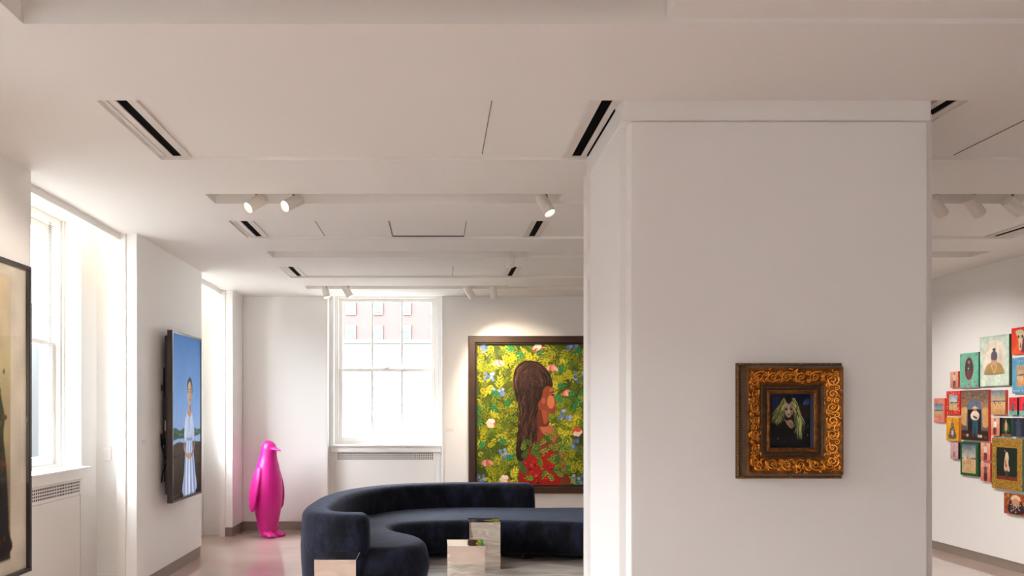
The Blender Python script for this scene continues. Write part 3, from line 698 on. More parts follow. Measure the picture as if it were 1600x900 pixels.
def figure(p, u, v0, v1, wd, robe, skin='b57a55', hair='241713', low=None):
    H = v1-v0
    p.smooth([(u-wd*.35, v0+.02*H), (u-wd*.5, v0+.35*H), (u-wd*.42, v0+.62*H), (u-wd*.6, v0+.74*H), (u-wd*.25, v0+.82*H), (u+wd*.25, v0+.82*H), (u+wd*.6, v0+.74*H), (u+wd*.42, v0+.6*H), (u+wd*.5, v0+.35*H), (u+wd*.35, v0+.02*H)], robe)
    if low: p.smooth([(u-wd*.4, v0), (u-wd*.45, v0+.4*H), (u+wd*.45, v0+.4*H), (u+wd*.4, v0)], low)
    p.rect(u-wd*.1, v0+.8*H, u+wd*.1, v0+.87*H, skin)
    p.ell(u, v0+.91*H, wd*.24, .075*H, skin, 12); p.smooth([(u-wd*.26, v0+.92*H), (u, v0+1.0*H), (u+wd*.26, v0+.92*H), (u+wd*.2, v0+.965*H), (u-wd*.2, v0+.965*H)], hair)
def draw_a(p): landscape(p, '5f7f9a', '9fb0b4', 'c98a62', .06, .22, .82, .78, .5, 4)
def draw_b(p):
    random.seed(2)
    for k in range(60):
        u, v = random.uniform(.04, .96), random.uniform(.03, .97); p.ell(u, v, .022, .016, 'f3e6d8', 8, up=(k == 0))
    landscape(p, '8aa6b8', 'd5d8d0', 'cdb07c', .2, .2, .8, .84, .5, 4)
def draw_c(p):
    p.grad(0, .35, 1, 1, 'c9976a', '6e5a52', 10); random.seed(4)
    for k in range(90): p.ell(random.uniform(.03, .97), random.uniform(.68, .97), .035, .012, random.choice(['8a7264', '6d5a52', 'a58a72', '584a46']), 8, up=(k == 0))
    p.smooth([(.0,.35),(.0,.62),(.2,.66),(.28,.5),(.26,.3)], 'd9a86c'); p.smooth([(.8,.3),(.78,.6),(.95,.66),(1,.6),(1,.3)], 'd3a066')
    p.smooth([(.24,.2),(.24,.66),(.32,.78),(.5,.83),(.68,.78),(.76,.66),(.76,.2)], '6a7486'); p.rect(.25, .2, .75, .62, '241813'); p.rect(.0, .0, 1, .2, '3a2018')
    p.rect(.495, .2, .505, .62, '120c0a'); p.rect(.25, .40, .75, .407, '4a3328')
    p.smooth([(.44,.42),(.43,.12),(.49,.11),(.52,.3),(.55,.11),(.61,.12),(.62,.42)], '2f5a6a')
    p.smooth([(.42,.42),(.36,.5),(.42,.57),(.5,.6),(.58,.59),(.68,.52),(.63,.42)], 'f0dcc8'); p.smooth([(.46,.50),(.6,.46),(.58,.43),(.48,.46)], '2a1712')
    p.ell(.52, .62, .06, .035, 'b57a55'); p.smooth([(.4,.645),(.46,.665),(.52,.69),(.58,.665),(.65,.645),(.52,.635)], 'e8d3b4')
    for q in (.08, .16, .24, .66, .74, .9): p.ell(q, .08 + .12*((q*37) % .3), .045, .03, random.choice(['c9b8a0', 'e6dccb', '6a3a28']), 9)
def draw_d(p): p.grad(0, 0, 1, 1, 'c98a70', 'e0a890', 6); figure(p, .52, .06, .95, .34, 'd9c4b4', low='8a4a52')
def draw_e(p):
    random.seed(6)
    for k in range(9):
        for c, r in (('c9788a', .05), ('8a2f3c', .022)): p.ell([.08,.9,.08,.92,.3,.6,.8,.15,.5][k], [.93,.93,.06,.06,.05,.04,.16,.2,.1][k], r, r*.75, c, 9)
    p.ell(.5, .55, .27, .36, 'a5826e'); p.ell(.5, .55, .22, .32, '4a3a40'); p.ell(.5, .55, .15, .27, '3c4a52'); p.ell(.5, .74, .07, .055, '9a7866')
    for k in range(24): p.ell(.5 + .245*math.cos(k*PI/12), .55 + .34*math.sin(k*PI/12), .018, .014, 'd8b8a4', 7)
    p.smooth([(.38,.4),(.5,.66),(.62,.4),(.5,.25)], '6a4a4c'); p.ell(.46, .56, .03, .02, 'e8dccb')
def draw_f(p):
    p.grad(.03, .02, .97, .98, 'd2dfce', 'c3d3c4', 6); p.smooth([(.2,.3),(.2,.85),(.8,.85),(.8,.3)], 'e3d8c6')
    p.smooth([(.2,.24),(.2,.36),(.3,.45),(.44,.48),(.46,.52),(.54,.52),(.56,.48),(.7,.45),(.8,.36),(.8,.24)], 'ab8a5a')
    p.smooth([(.4,.48),(.5,.42),(.6,.48),(.56,.56),(.44,.56)], 'c99a78'); p.smooth([(.41,.53),(.4,.64),(.46,.70),(.54,.70),(.6,.64),(.59,.53)], '5c5660'); p.ell(.5, .73, .06, .03, '4a4046')
    p.smooth([(.2,.24),(.8,.24),(.8,.26),(.2,.26)], '8a7048'); p.poly([(.38,.44),(.41,.44),(.5,.26),(.48,.26)], 'd3b888'); p.poly([(.62,.44),(.59,.44),(.5,.26),(.52,.26)], 'd3b888')
def draw_g(p):
    p.grad(0, 0, .5, 1, 'e85a32', 'd93028', 5); p.smooth([(.55,.1),(.6,.8),(.95,.85),(.97,.2)], '7a3a52')
    p.smooth([(.30,.70),(.22,.86),(.42,.92),(.62,.88),(.70,.72),(.60,.55),(.55,.2),(.47,.14),(.40,.2),(.38,.5)], 'd8c8a0'); p.ell(.38, .66, .05, .06, '4a3a30'); p.ell(.58, .66, .05, .06, '4a3a30'); p.smooth([(.46,.25),(.48,.45),(.52,.25)], '6a5a40')
def draw_h(p):
    p.rect(.22, .2, .95, .78, 'b89a80'); landscape(p, 'a8876a', 'd5b090', 'c98a55', .25, .23, .92, .75, .55, 4); random.seed(9)
    for k in range(12): p.ell(random.uniform(.05, .95), random.choice((.08, .9)), .03, .02, 'b9cfd8', 8)
def draw_i(p): landscape(p, '5f7f92', 'd0b48a', 'cc9458', 0, 0, 1, 1, .55, 6)
def draw_j(p): p.rect(0, 0, 1, .25, '6fb09a'); p.smooth([(.35,.25),(.3,.6),(.42,.72),(.62,.66),(.66,.4),(.62,.25)], '6a5a6c'); p.ell(.7, .85, .06, .05, '2a1a20'); p.rect(.42, .15, .48, .3, '3a2420')
def draw_k(p): p.rect(0, 0, 1, .25, '6fb09a'); p.smooth([(.5,.25),(.45,.6),(.6,.75),(.85,.66),(.88,.4),(.8,.25)], '5a4a7c'); p.rect(.6, .15, .66, .3, '3a2420')
def draw_l(p): p.grad(0, 0, 1, 1, 'd87a5a', 'e8b89a', 6); figure(p, .45, .08, .95, .36, 'eadfcf', low='7a3a32')
def draw_m(p): p.rect(0, 0, 1, .12, '8a4a30'); figure(p, .5, .1, .95, .3, '4a5a3a'); p.smooth([(.45,.3),(.38,.6),(.5,.85),(.66,.6),(.6,.32)], 'c9a070'); p.smooth([(.2,.3),(.3,.7),(.36,.3)], '3a5a34'); p.smooth([(.68,.3),(.76,.7),(.86,.3)], '3a5a34')
def draw_n(p): figure(p, .5, .04, .97, .5, '3c4258', '4a4e66', '23273a')
def draw_o(p):
    random.seed(12)
    p.smooth([(.2,.12),(.3,.45),(.42,.75),(.46,.92),(.54,.92),(.58,.75),(.7,.45),(.82,.12)], '5a5a4a')
    for k in range(46):
        v = random.uniform(.1, .88); s = (.92-v)*.33
        p.ell(.5 + random.uniform(-s, s), v, .035, .018, random.choice(['c94a6a', '7a8ab0', 'd8c8b0', '3a5a3c', '8a3a52', 'b9a050']), 8, up=(k == 0))
    p.smooth([(.42,.3),(.44,.45),(.56,.45),(.6,.3),(.5,.22)], 'e0b8b0')
def draw_p(p): p.grad(.04, .03, .96, .97, 'c99aa0', 'd8b4b4', 5); figure(p, .48, .15, .82, .26, 'c8b0a8', 'c09a8a', '8a6a60', low='9a7870')
def draw_q(p):
    landscape(p, '5c6c84', 'c8c4b0', 'c9a878', .1, .08, .86, .93, .52, 0)
    for k in range(9): a = PI*(.05 + .9*k/8); p.ell(.46 - .28*math.cos(a), .66 + .17*math.sin(a), .022, .016, '2a2620', 8)
    for u in (.26, .48):
        p.smooth([(u-.1,.42),(u-.08,.52),(u,.58),(u+.1,.53),(u+.12,.42),(u+.05,.44),(u-.04,.44)], random.choice(['c9a58a', 'd8c0a8']))
        for q in (-.07, -.02, .05, .09): p.rect(u+q, .33, u+q+.022, .45, '9a7858')
def draw_r(p): p.grad(0, 0, 1, 1, 'e07058', 'efb49a', 6); figure(p, .5, .05, .97, .34, 'e2d5c4', low='6a3a36')
def draw_s(p): p.grad(0, 0, 1, 1, 'd86a58', 'efa890', 6); figure(p, .5, .05, .97, .34, '6a4a54', low='4a2a2c')
def draw_u(p):
    random.seed(15)
    for k in range(160): p.ell(random.uniform(.03, .97), random.uniform(.04, .96), random.uniform(.02, .06), random.uniform(.02, .06), random.choice(['c2401f', 'd9692f', '2f7a5c', '7a2318', 'c98a3c', '8a1f28', '3d5a2c']), 8, up=(k == 0))
    p.smooth([(.22,.1),(.2,.5),(.32,.7),(.6,.75),(.8,.5),(.82,.1)], '231a1c'); p.ell(.5, .62, .17, .2, 'c99070'); p.smooth([(.3,.7),(.36,.9),(.5,.96),(.64,.9),(.70,.7),(.5,.8)], 'dfc4a0')
    for k in range(30): p.ell(random.uniform(.28, .72), random.uniform(.12, .5), .022, .03, random.choice(['d8b8b0', '5a7a8a', 'b04a5a', 'e6dccb']), 7, up=(k == 0))
CV = [  # name,xl,xr,ytop,ybot (photo pixels of the front face), side colour, background, drawing, label
 (1459, 1475.8, 622.5, 659.5, 'd8452f', 'e08a78', draw_a, 'salmon pink canvas with a small beach photo, leftmost of the cluster'),
 (1478.7, 1500, 611.5, 648, 'd8331c', 'd8331c', draw_b, 'red canvas with white dots around a small landscape photo'),
 (1501.9, 1544, 610.3, 687, 'd93a28', '6e5a52', draw_c, 'large canvas of a man in a straw hat before an arched door'),
 (1484.5, 1497, 581, 606, 'd8331c', 'd89a84', draw_d, 'tiny pink canvas with red side, left of the teal canvas'),
 (1499.7, 1528.8, 553, 606.5, '1f6a48', '6cbaa0', draw_e, 'teal canvas with an oval beaded medallion and pink flowers'),
 (1531, 1576.6, 527.5, 604.3, '1c3a26', 'a9c4ae', draw_f, 'pale mint canvas showing the back of a person with a hair bun'),
 (1580.3, 1610, 513.2, 554.5, 'b82a20', 'd93a30', draw_g, 'red canvas with a pale animal skull, topmost at the photo edge'),
 (1581.3, 1615, 559.5, 615, '8a2f30', '5f9ab8', draw_h, 'sky blue bordered canvas with a sandy scene, under the skull canvas'),
 (1547.9, 1570.6, 610, 647.6, 'd84a28', 'd0a070', draw_i, 'desert photo canvas with grazing animals and orange side'),
 (1576.3, 1589, 621, 648.3, '1c2436', 'e03038', draw_j, 'small red canvas with mint base and navy side'),
 (1592.2, 1606, 620, 649, '1c2436', 'e03038', draw_k, 'small red canvas with mint base, right of the navy sided one'),
 (1548.3, 1561.6, 652.5, 680.3, '2a1a1a', 'e0a080', draw_l, 'tiny peach canvas of a figure in white with dark side'),
 (1564.3, 1579, 653, 681, '1f5a40', '14201a', draw_m, 'tiny black canvas of a figure among leaves with green side'),
 (1583, 1599, 653, 682, '10141f', '23283a', draw_n, 'tiny dark navy canvas above the right of the gold canvas'),
 (1478.5, 1497.7, 652, 688, 'd9881a', 'e8a01c', draw_o, 'orange canvas with a jewelled tree shape'),
 (1485, 1497, 690.5, 716.5, '2f2a28', 'c8949a', draw_p, 'tiny faded dusty pink canvas under the orange canvas'),
 (1500.5, 1528.5, 690, 741.5, '143d20', '1f5a2c', draw_q, 'dark green bordered canvas with two camels on sand'),
 (1532.2, 1547, 691.5, 719, 'd8331c', 'e8907a', draw_r, 'tiny coral canvas of a figure in white, right of the green canvas'),
 (1532.2, 1547, 722.5, 751, 'd8331c', 'e8907a', draw_s, 'tiny coral canvas of a dark dressed figure, lowest beside the gold canvas'),
 (1549.8, 1597, 684, 762, '3d5a48', 'b08a34', None, 'large gold glitter canvas with a figure in a pale dress'),
 (1568.6, 1606, 769.5, 801.5, '2f7a5c', 'a8401f', draw_u, 'small busy red collage canvas with a bearded face, lowest of all'),
]
GLIT = None
for i, (xl, xr, yt, yb, sc, bg, fn, label) in enumerate(CV):
    d0, d1 = cz(xl), cz(xr)            # d0 farther (left in the photo), d1 nearer
    zt = EYE + (640-yt)*d0/F; zb = EYE + (640-yb)*d0/F
    w, h = d0-d1, zt-zb
    t = thing('small_canvas', label, 'canvas', (XR + .0015, (d0+d1)/2, zb), -PI/2, 'small canvases clustered on the right wall')
    th = XR - XF
    if fn is not None or True:
        MB().box(-w/2, w/2, -th + .0006, 0, 0, h).build('canvas_side', mat('canvas_edge_paint', hexc(sc), .5, var=.12, vscale=30), t)
    if fn is None:
        gm = mat('gold_glitter', hexc('b98c30'), .35, .5, var=.6, vscale=70, bump=.8, bscale=110)
        fr = MB().box(-w/2, -w/2+w*.16, -th-.002, -th+.0006, 0, h).box(w/2-w*.155, w/2, -th-.002, -th+.0006, 0, h).box(-w/2+w*.16, w/2-w*.155, -th-.002, -th+.0006, 0, h*.19).box(-w/2+w*.16, w/2-w*.155, -th-.002, -th+.0006, h*.82, h)
        fr.build('glitter_border', gm, t)
        sp = MB(); random.seed(30)
        for k in range(420):
            x, z = random.uniform(-.49, .49)*w, random.uniform(.01, .99)*h
            if abs(x + .002*w) < .33*w and .20*h < z < .81*h: continue
            r = random.uniform(.0022, .0045); a = random.uniform(0, 3)
            sp.add([(x + r*math.cos(a+q*PI/2), -th-.0025 - .002*random.random(), z + r*math.sin(a+q*PI/2)) for q in range(4)], [(0, 1, 2, 3)])
        sp.build('glitter', mat('glitter_flakes', hexc('f0d890'), .2, .7), t)['kind'] = 'stuff'
        p = Pic(w*.69, h*.64, '16241c'); p.rect(0, 0, 1, .13, '7a2c1c')
        p.smooth([(.40,.30),(.38,.50),(.42,.72),(.46,.86),(.54,.86),(.60,.72),(.58,.52),(.64,.36),(.60,.28)], 'd8c4a4'); p.ell(.43, .92, .045, .05, '9a6a4c'); p.smooth([(.40,.94),(.44,.985),(.50,.96),(.48,.91)], '1c1410')
        p.smooth([(.44,.3),(.45,.06),(.5,.05),(.51,.28)], '4a2c22'); p.smooth([(.52,.3),(.53,.06),(.58,.06),(.58,.3)], '3a221c'); p.smooth([(.45,.68),(.40,.54),(.44,.44),(.5,.46)], 'a8785a'); p.ell(.47, .45, .05, .05, 'a8403a')
        for k in range(14): p.ell(.42 + .015*k, .33 + .02*((k*5) % 4), .014, .01, 'b06050', 7, up=(k == 0))
        p.build('canvas_front', M['pic'], t, (w*.0025, -th-.0006, h*.18), res=120, soft=1, grain=.02)
        continue
    p = Pic(w, h, bg); p.step = .0001; fn(p)
    p.build('canvas_front', M['pic'], t, (0, -th, 0), res=96, soft=1, grain=.02, seed=i)

# ------------------------------------------------------------------ PINK PENGUIN
pk = MB(); NS = 28
prof = [(.03,.10,.095,0),(.07,.125,.115,0),(.13,.13,.125,0),(.20,.145,.14,0),(.30,.165,.16,0),(.45,.182,.178,-.004),(.60,.187,.182,-.006),(.74,.178,.172,-.006),(.86,.155,.152,-.004),(.95,.136,.138,-.002),(1.01,.118,.124,-.004),(1.06,.107,.116,-.010),(1.11,.101,.113,-.016),(1.155,.096,.108,-.018),(1.195,.083,.094,-.014),(1.225,.060,.068,-.010),(1.243,.028,.034,-.008),(1.248,.003,.003,-.008)]
pk.rings([[(rx*math.cos(2*PI*k/NS), cy + ry*math.sin(2*PI*k/NS), z) for k in range(NS)] for z, rx, ry, cy in prof])
bk_ = [(-.05,1.142,.070,.045),(-.10,1.140,.060,.038),(-.14,1.138,.044,.027),(-.18,1.134,.030,.019),(-.22,1.128,.019,.014),(-.25,1.119,.012,.011),(-.265,1.112,.004,.004)]
pk.rings([[(rx*math.cos(2*PI*k/16), y, z + rz*math.sin(2*PI*k/16)) for k in range(16)] for y, z, rx, rz in bk_])
for sx in (-1, 1):
    wr = []
    for f in range(11):
        q = f/10; z = .90 - .57*q; x = sx*(.135 + .085*math.sin(PI*min(1, q*1.15)*.55) + .015*q); wd = .035 + .05*math.sin(PI*(.12 + .80*q)); tk = .030*(1 - .35*q) + .004
        cy = .005 + .02*q
        if f == 10: wd, tk = .02, .012
        wr.append([(x + tk*math.cos(2*PI*k/14), cy + wd*math.sin(2*PI*k/14), z) for k in range(14)])
    pk.rings(wr)
    pk.ball((sx*.075, -.085, .035), .1, 14, 9, (.68, 1.15, .42))
    for tx in (-.042, 0, .042): pk.ball((sx*.075 + tx, -.175 - (.012 if tx == 0 else 0), .022), .03, 10, 6, (.8, 1.25, .75))
    pk.tube([(sx*.075, -.03, .05), (sx*.072, -.02, .14), (sx*.06, 0, .25)], [.07, .075, .09], 14)
pg = pk.build('penguin_statue', mat('hot_pink_plastic', hexc('c41280'), .36, spec=.45), None, (-2.185, 10.03, .0), (0, 0, math.radians(52)))
rm = pg.modifiers.new('one_skin', 'REMESH'); rm.mode = 'VOXEL'; rm.voxel_size = .009; rm.use_smooth_shade = True
sm = pg.modifiers.new('soften', 'SMOOTH'); sm.factor = .6; sm.iterations = 5
tag(pg, 'hot pink standing penguin statue in the back left corner', 'statue')

# ------------------------------------------------------------------ SOFA
def resample(pts, step, closed=True):
    P = [Vector(p) for p in pts]
    if closed: P.append(P[0])
    L = [0]
    for a, b in zip(P, P[1:]): L.append(L[-1] + (b-a).length)
    n = int(L[-1]/step); out = []; j = 0
    for k in range(n if closed else n+1):
        s = L[-1]*k/n
        while j < len(L)-2 and L[j+1] < s: j += 1
        f = (s-L[j])/max(1e-9, L[j+1]-L[j]); out.append(P[j].lerp(P[j+1], f))
    return out
def soft_prism(outline, levels, crown=0.0):
    """outline: CCW list of Vector2; levels = [(inset, z)] bottom to top"""
    n = len(outline)
    nor = []
    for i in range(n):
        t = (outline[(i+2) % n] - outline[i-2]).normalized(); nor.append(Vector((t.y, -t.x)))
    rr = []
    for ins, z in levels:
        rr.append([(outline[i].x - nor[i].x*ins, outline[i].y - nor[i].y*ins, z) for i in range(n)])
    return MB().rings(rr)
def area(o): return sum(a.x*b.y - b.x*a.y for a, b in zip(o, o[1:]+o[:1]))/2
m, nt, b = new_mat('navy_velvet')
tc = nt.nodes.new('ShaderNodeTexCoord'); n1 = nt.nodes.new('ShaderNodeTexNoise'); n1.inputs['Scale'].default_value = 4.2; n1.inputs['Detail'].default_value = 9; n1.inputs['Roughness'].default_value = .74
mp = nt.nodes.new('ShaderNodeMapping'); mp.inputs['Scale'].default_value = (1.3, 1.3, .7)
nt.links.new(tc.outputs['Object'], mp.inputs['Vector']); nt.links.new(mp.outputs[0], n1.inputs['Vector'])
r = nt.nodes.new('ShaderNodeValToRGB'); r.color_ramp.elements[0].position = .44; r.color_ramp.elements[1].position = .66
r.color_ramp.elements[0].color = (*hexc('0b0a0f'), 1); r.color_ramp.elements[1].color = (*hexc('212436'), 1)
nt.links.new(n1.outputs['Fac'], r.inputs['Fac']); nt.links.new(r.outputs['Color'], b.inputs['Base Color'])
b.inputs['Roughness'].default_value = .85; b.inputs['Sheen Weight'].default_value = .18; b.inputs['Sheen Roughness'].default_value = .45
b.inputs['Sheen Tint'].default_value = (.45, .52, .75, 1); b.inputs['Specular IOR Level'].default_value = .15
n2 = nt.nodes.new('ShaderNodeTexNoise'); n2.inputs['Scale'].default_value = 26; n2.inputs['Detail'].default_value = 5
nt.links.new(tc.outputs['Object'], n2.inputs['Vector'])
bp = nt.nodes.new('ShaderNodeBump'); bp.inputs['Strength'].default_value = .35; bp.inputs['Distance'].default_value = .012
nt.links.new(n2.outputs['Fac'], bp.inputs['Height']); nt.links.new(bp.outputs['Normal'], b.inputs['Normal'])
M['velvet'] = m
sofa = thing('curved_sofa', 'long curved dark navy velvet sofa in front of the back window', 'sofa', (0, 8.3, .0088))
SO = Vector((0, 8.3))
seat_pts = [(2.50,9.20),(1.95,9.60),(1.15,9.60),(.2,9.70),(-.55,9.40),(-.98,8.85),(-1.15,8.2),(-1.17,7.6),(-1.13,7.12),(-.98,6.86),(-.62,6.72),(-.28,6.78),(-.08,7.05),(-.13,7.42),(-.36,7.75),(-.46,8.0),(-.36,8.22),(-.02,8.36),(.5,8.42),(1.1,8.36),(1.7,8.24),(2.2,8.32),(2.45,8.66)]
out = resample(catmull(seat_pts), .045)
out = [p - SO for p in out]
if area(out) < 0: out.reverse()
def lv(z0, z1, rb, rt, n=6, bulge=.0):
    L = []
    for k in range(n+1):
        a = PI/2*(1-k/n); L.append((rb*(1-math.cos(a)), z0 + rb*(1-math.sin(a))))
    for k in range(1, 4): L.append((-bulge*math.sin(PI*k/4), z0+rb + (z1-rt-z0-rb)*k/4))
    for k in range(n+1):
        a = PI/2*k/n; L.append((rt*(1-math.cos(a)), z1 - rt*(1-math.sin(a))))
    return L
def seat_mesh():
    mb = soft_prism(out, lv(.06, .425, .05, .10, bulge=.02))
    return mb
seat_mesh().build('seat', M['velvet'], sofa)
back_c = [(1.13,9.66),(.65,9.70),(.15,9.68),(-.45,9.46),(-.86,8.98),(-1.07,8.35),(-1.12,7.72),(-1.11,7.25),(-1.02,6.98),(-.86,6.86),(-.70,6.84)]
bc = resample(catmull(back_c, closed=False), .04, closed=False)
H = .145
left, right = [], []
for i, p_ in enumerate(bc):
    t_ = (bc[min(i+1, len(bc)-1)] - bc[max(i-1, 0)]).normalized(); nr = Vector((-t_.y, t_.x))
    left.append(p_ + nr*H); right.append(p_ - nr*H)
t0 = (bc[0]-bc[1]).normalized(); t1 = (bc[-1]-bc[-2]).normalized()
def cap(c, t_, sgn, rr=.55):           # rounded ends, a little squarer than a half circle
    o = []; nr = Vector((-t_.y, t_.x))
    for k in range(1, 9):
        a = PI*k/9; ca, sa = math.cos(a), math.sin(a)
        o.append(c + nr*(H*math.copysign(abs(ca)**.75, ca))*sgn + t_*(H*.8*abs(sa)**.75))
    return o
ol = left + cap(bc[-1], t1, 1) + right[::-1] + cap(bc[0], t0, 1)
ol = resample(ol, .035)
ol = [p_ - SO for p_ in ol]
if area(ol) < 0: ol.reverse()
soft_prism(ol, lv(.07, .72, .04, .085, bulge=.012)).build('backrest', M['velvet'], sofa)
wood = mat('sofa_foot_wood', hexc('6a3f22'), .4)
for (x, yy) in ((.97, 8.50), (-.30, 7.05), (-1.0, 7.05), (-1.05, 8.3), (-.2, 9.45), (1.1, 9.5), (2.1, 8.6)):
    MB().tube([(x, yy-8.3, 0), (x, yy-8.3, .09)], [.022, .03], 12).build('foot', wood, sofa)

# ------------------------------------------------------------------ RUG
m, nt, b = new_mat('grey_silk_rug')
tc = nt.nodes.new('ShaderNodeTexCoord'); wv = nt.nodes.new('ShaderNodeTexNoise'); wv.inputs['Scale'].default_value = 2.0; wv.inputs['Detail'].default_value = 5; wv.inputs['Distortion'].default_value = 1.2
mp = nt.nodes.new('ShaderNodeMapping'); mp.inputs['Rotation'].default_value = (0, 0, .35); mp.inputs['Scale'].default_value = (.7, 2.6, 1)
nt.links.new(tc.outputs['Object'], mp.inputs[0]); nt.links.new(mp.outputs[0], wv.inputs[0])
r = nt.nodes.new('ShaderNodeValToRGB'); r.color_ramp.elements[0].color = (*hexc('6f6660'), 1); r.color_ramp.elements[1].color = (*hexc('b5aca3'), 1)
r.color_ramp.elements[0].position = .35; r.color_ramp.elements[1].position = .65
nt.links.new(wv.outputs['Fac'], r.inputs['Fac'])
sxyz = nt.nodes.new('ShaderNodeTexBrick'); sxyz.inputs['Scale'].default_value = 1.0; sxyz.inputs['Mortar Size'].default_value = .006; sxyz.inputs['Brick Width'].default_value = .8; sxyz.inputs['Row Height'].default_value = .8; sxyz.offset = 0
sxyz.inputs['Color1'].default_value = sxyz.inputs['Color2'].default_value = (1, 1, 1, 1); sxyz.inputs['Mortar'].default_value = (.7, .67, .65, 1)
mp2 = nt.nodes.new('ShaderNodeMapping'); mp2.inputs['Rotation'].default_value = (0, 0, math.radians(38)); nt.links.new(tc.outputs['Object'], mp2.inputs[0]); nt.links.new(mp2.outputs[0], sxyz.inputs[0])
mx = nt.nodes.new('ShaderNodeMix'); mx.data_type = 'RGBA'; mx.blend_type = 'MULTIPLY'; mx.inputs[0].default_value = 1
nt.links.new(r.outputs['Color'], mx.inputs[6]); nt.links.new(sxyz.outputs['Color'], mx.inputs[7]); nt.links.new(mx.outputs[2], b.inputs['Base Color'])
b.inputs['Roughness'].default_value = .45
rg = MB().box(-.95, 2.6, -3.6, .9, 0, .008).build('area_rug', m, None, (0, 8.2, 0.0005))
tag(rg, 'grey patterned low rug under the sofa and mirror plinths', 'rug')

# ------------------------------------------------------------------ MIRROR PLINTHS
m, nt, b = new_mat('rose_mirror_steel')
b.inputs['Metallic'].default_value = 1; b.inputs['Roughness'].default_value = .03; b.inputs['Base Color'].default_value = (.86, .80, .73, 1)
tc = nt.nodes.new('ShaderNodeTexCoord'); n1 = nt.nodes.new('ShaderNodeTexNoise'); n1.inputs['Scale'].default_value = 4.5; n1.inputs['Detail'].default_value = 1
oi = nt.nodes.new('ShaderNodeObjectInfo'); ad = nt.nodes.new('ShaderNodeVectorMath'); ad.operation = 'ADD'
nt.links.new(tc.outputs['Object'], ad.inputs[0]); nt.links.new(oi.outputs['Location'], ad.inputs[1]); nt.links.new(ad.outputs[0], n1.inputs['Vector'])
bp = nt.nodes.new('ShaderNodeBump'); bp.inputs['Strength'].default_value = .12; bp.inputs['Distance'].default_value = .05
nt.links.new(n1.outputs['Fac'], bp.inputs['Height']); nt.links.new(bp.outputs['Normal'], b.inputs['Normal'])
M['mirror'] = m
for x, yy, lab in ((px(523.5, 0, 5.9)[0], 5.9, 'mirror polished side table cut by the bottom edge, before the sofa arm'),
                   (px(728.5, 0, 6.5)[0], 6.5, 'mirror polished side table right of the rounded sofa end, middle of the three'),
                   (px(757.5, 0, 7.86)[0], 7.86, 'mirror polished side table farthest back, standing close to the sofa seat')):
    h = .487
    o = MB().box(-.16, .16, 0, .32, 0, h).build('mirror_side_table', M['mirror'], None, (x, yy, .0085), bevel=.0015, seg=1)
    tag(o, lab, 'side table', 'mirror polished side tables')

# ------------------------------------------------------------------ OUTSIDE
def brick_mat():
    m, nt, b = new_mat('red_brick')
    tc = nt.nodes.new('ShaderNodeTexCoord'); bt = nt.nodes.new('ShaderNodeTexBrick'); bt.inputs['Scale'].default_value = 3
    bt.inputs['Color1'].default_value = (*hexc('564543'), 1); bt.inputs['Color2'].default_value = (*hexc('5c4946'), 1); bt.inputs['Mortar'].default_value = (*hexc('625a57'), 1)
    mp = nt.nodes.new('ShaderNodeMapping'); mp.inputs['Rotation'].default_value = (PI/2, 0, 0)
    nt.links.new(tc.outputs['Object'], mp.inputs[0]); nt.links.new(mp.outputs[0], bt.inputs[0]); nt.links.new(bt.outputs['Color'], b.inputs['Base Color']); b.inputs['Roughness'].default_value = .9
    return m
DB = 90
bt_ = thing('brick_building', 'pale red brick building seen through the back window', 'building', (-6, DB, -12))
def bxz(x, y): q = px(x, y, DB); return q[0]+6, q[2]+12
wb = MB().box(-30, 30, 0, 12, 0, 45); wb.build('facade', brick_mat(), bt_)
wm = mat('building_sash', hexc('626262'), .6); gm = mat('building_glass', hexc('484f53'), .4)
for yy0, yy1 in ((472, 492), (508, 532)):
    for xc in (460, 504, 548, 590, 634, 680, 724):
        a, zt = bxz(xc-8, yy0); c, zb = bxz(xc+8, yy1)
        f = MB().box(a, c, -.15, 0, zb, zt).build('window', wm, bt_)
        MB().box(a+.25, c-.25, -.2, -.1, zb+.25, (zb+zt)/2-.05).box(a+.25, c-.25, -.2, -.1, (zb+zt)/2+.05, zt-.25).build('pane', gm, f)
wl = thing('white_building', 'low white building in front of the brick one outside', 'building', (-4, 40, -12))
MB().box(-16, 16, 0, 8, 0, 17.1).build('facade', mat('white_render', hexc('585857'), .9), wl)
MB().box(-16.2, 16.2, -.03, .3, 17.1, 17.3).build('parapet', mat('grey_coping', hexc('585755'), .9), wl)
gb = thing('stone_building', 'pale stone building outside the tall left window', 'building', (-28, 20, -12))
MB().box(-4, 4, -40, 18.9, 0, 20).box(-4, 4, 19.0, 40, 0, 20).build('facade', mat('pale_stone', (.20, .215, .225), .9), gb)
sg = mat('blue_window', (.12, .155, .185), .5)
for k in range(-10, 4):
    yy = 26.9 + k*3.2
    MB().box(4, 4.06, yy, yy + 1.1, 8, 19.6).build('window', sg, gb)
struct('ground', MB().box(-80, 80, 11.4, 140, -12.4, -12).box(-80, -3.6, -60, 11.4, -12.4, -12), mat('street_paving', hexc('a8a49c'), .9), 'street far below', 'ground')

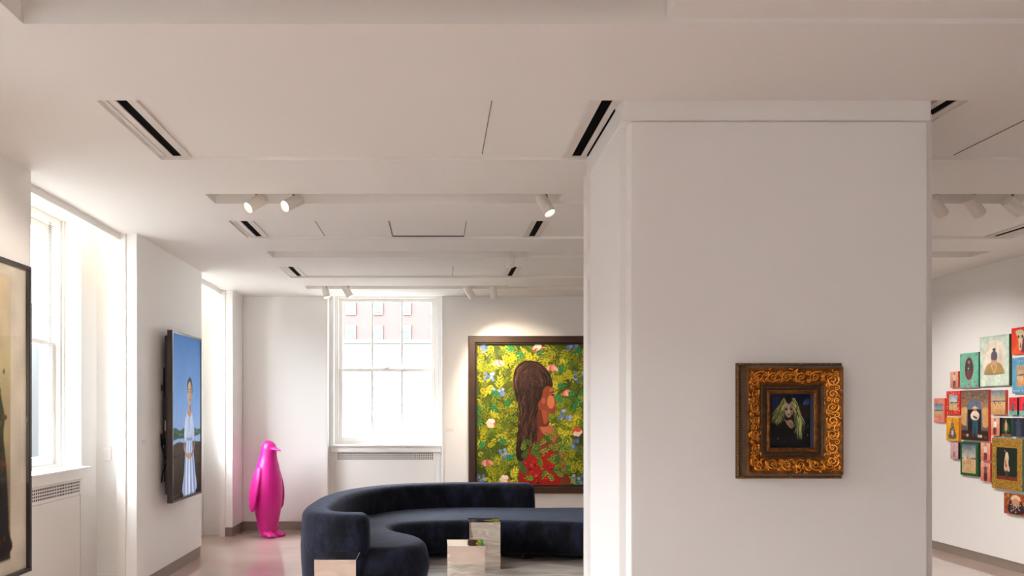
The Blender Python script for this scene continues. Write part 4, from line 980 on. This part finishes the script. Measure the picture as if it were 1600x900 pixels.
# ------------------------------------------------------------------ LIGHT
W = bpy.data.worlds.new('daylight'); S.world = W; W.use_nodes = True
wnt = W.node_tree; bg = wnt.nodes['Background']; bg.inputs['Strength'].default_value = 1.0
tc = wnt.nodes.new('ShaderNodeTexCoord'); dt = wnt.nodes.new('ShaderNodeVectorMath'); dt.operation = 'DOT_PRODUCT'
dt.inputs[1].default_value = Vector((-.78, .02, .62)).normalized()
wnt.links.new(tc.outputs['Generated'], dt.inputs[0])
mr = wnt.nodes.new('ShaderNodeMapRange'); mr.inputs['From Min'].default_value = .1; mr.inputs['From Max'].default_value = 1.0; mr.inputs['To Min'].default_value = 0; mr.inputs['To Max'].default_value = 1; mr.interpolation_type = 'SMOOTHSTEP'
wnt.links.new(dt.outputs['Value'], mr.inputs['Value'])
mx = wnt.nodes.new('ShaderNodeMix'); mx.data_type = 'RGBA'
SKY_LOW, SKY_HIGH = 6.2, 37.0            # bright hazy sky around the veiled sun on the window side
mx.inputs[6].default_value = (.92*SKY_LOW, .96*SKY_LOW, 1.0*SKY_LOW, 1); mx.inputs[7].default_value = (.94*SKY_HIGH, 1.0*SKY_HIGH, 1.06*SKY_HIGH, 1)
wnt.links.new(mr.outputs['Result'], mx.inputs[0]); wnt.links.new(mx.outputs[2], bg.inputs['Color'])
sun = bpy.data.lights.new('sun', 'SUN'); sun.energy = 3.0; sun.angle = .02; sun.color = (1, .95, .88)
so = bpy.data.objects.new('sun', sun); COL.objects.link(so); so.rotation_euler = Vector((-.25, .72, -.65)).to_track_quat('-Z', 'Y').to_euler()
def portal(loc, rot, w, h):
    l = bpy.data.lights.new('window_portal', 'AREA'); l.shape = 'RECTANGLE'; l.size = w; l.size_y = h; l.cycles.is_portal = True
    o = bpy.data.objects.new('window_portal', l); COL.objects.link(o); o.location = loc; o.rotation_euler = rot
for a, b_ in WINL:
    portal((-3.42, (a+b_)/2, (WZ0+WZ1)/2), (0, -PI/2, 0), WZ1-WZ0, b_-a)
for a, b_ in FW:
    portal(((a+b_)/2, YF - .37, (WZ0+WZ1)/2), (PI/2, 0, 0), b_-a, WZ1-WZ0)
portal((-.68, 11.02, (WZ0+WZ1)/2), (-PI/2, 0, 0), 1.46, WZ1-WZ0)
# warm strip lamps hidden up in the niche ceilings
for (a, b_) in ((5.0, 6.85), (8.6, 10.1)):
    l = bpy.data.lights.new('niche_lamp', 'AREA'); l.shape = 'RECTANGLE'; l.size = .06; l.size_y = (b_-a)*.6; l.energy = 4.5; l.color = (1, .82, .55)
    o = bpy.data.objects.new('niche_lamp', l); COL.objects.link(o); o.location = (-2.92, (a+b_)/2 + .25, 3.41)

# ------------------------------------------------------------------ CAMERA
cam = bpy.data.cameras.new('camera'); co = bpy.data.objects.new('camera', cam); COL.objects.link(co)
cam.sensor_width = 36; cam.lens = 27; cam.shift_x = (800-680)/1600; cam.shift_y = (640-450)/1600
co.location = (0, 0, EYE); co.rotation_euler = (PI/2, 0, 0); cam.clip_end = 400
S.camera = co
S.view_settings.view_transform = 'Standard'; S.view_settings.look = 'None'; S.view_settings.gamma = 1; S.view_settings.use_curve_mapping = False
S.view_settings.exposure = 0.0
S.cycles.max_bounces = 12; S.cycles.diffuse_bounces = 7; S.cycles.glossy_bounces = 5; S.cycles.transparent_max_bounces = 12
S.cycles.caustics_reflective = False
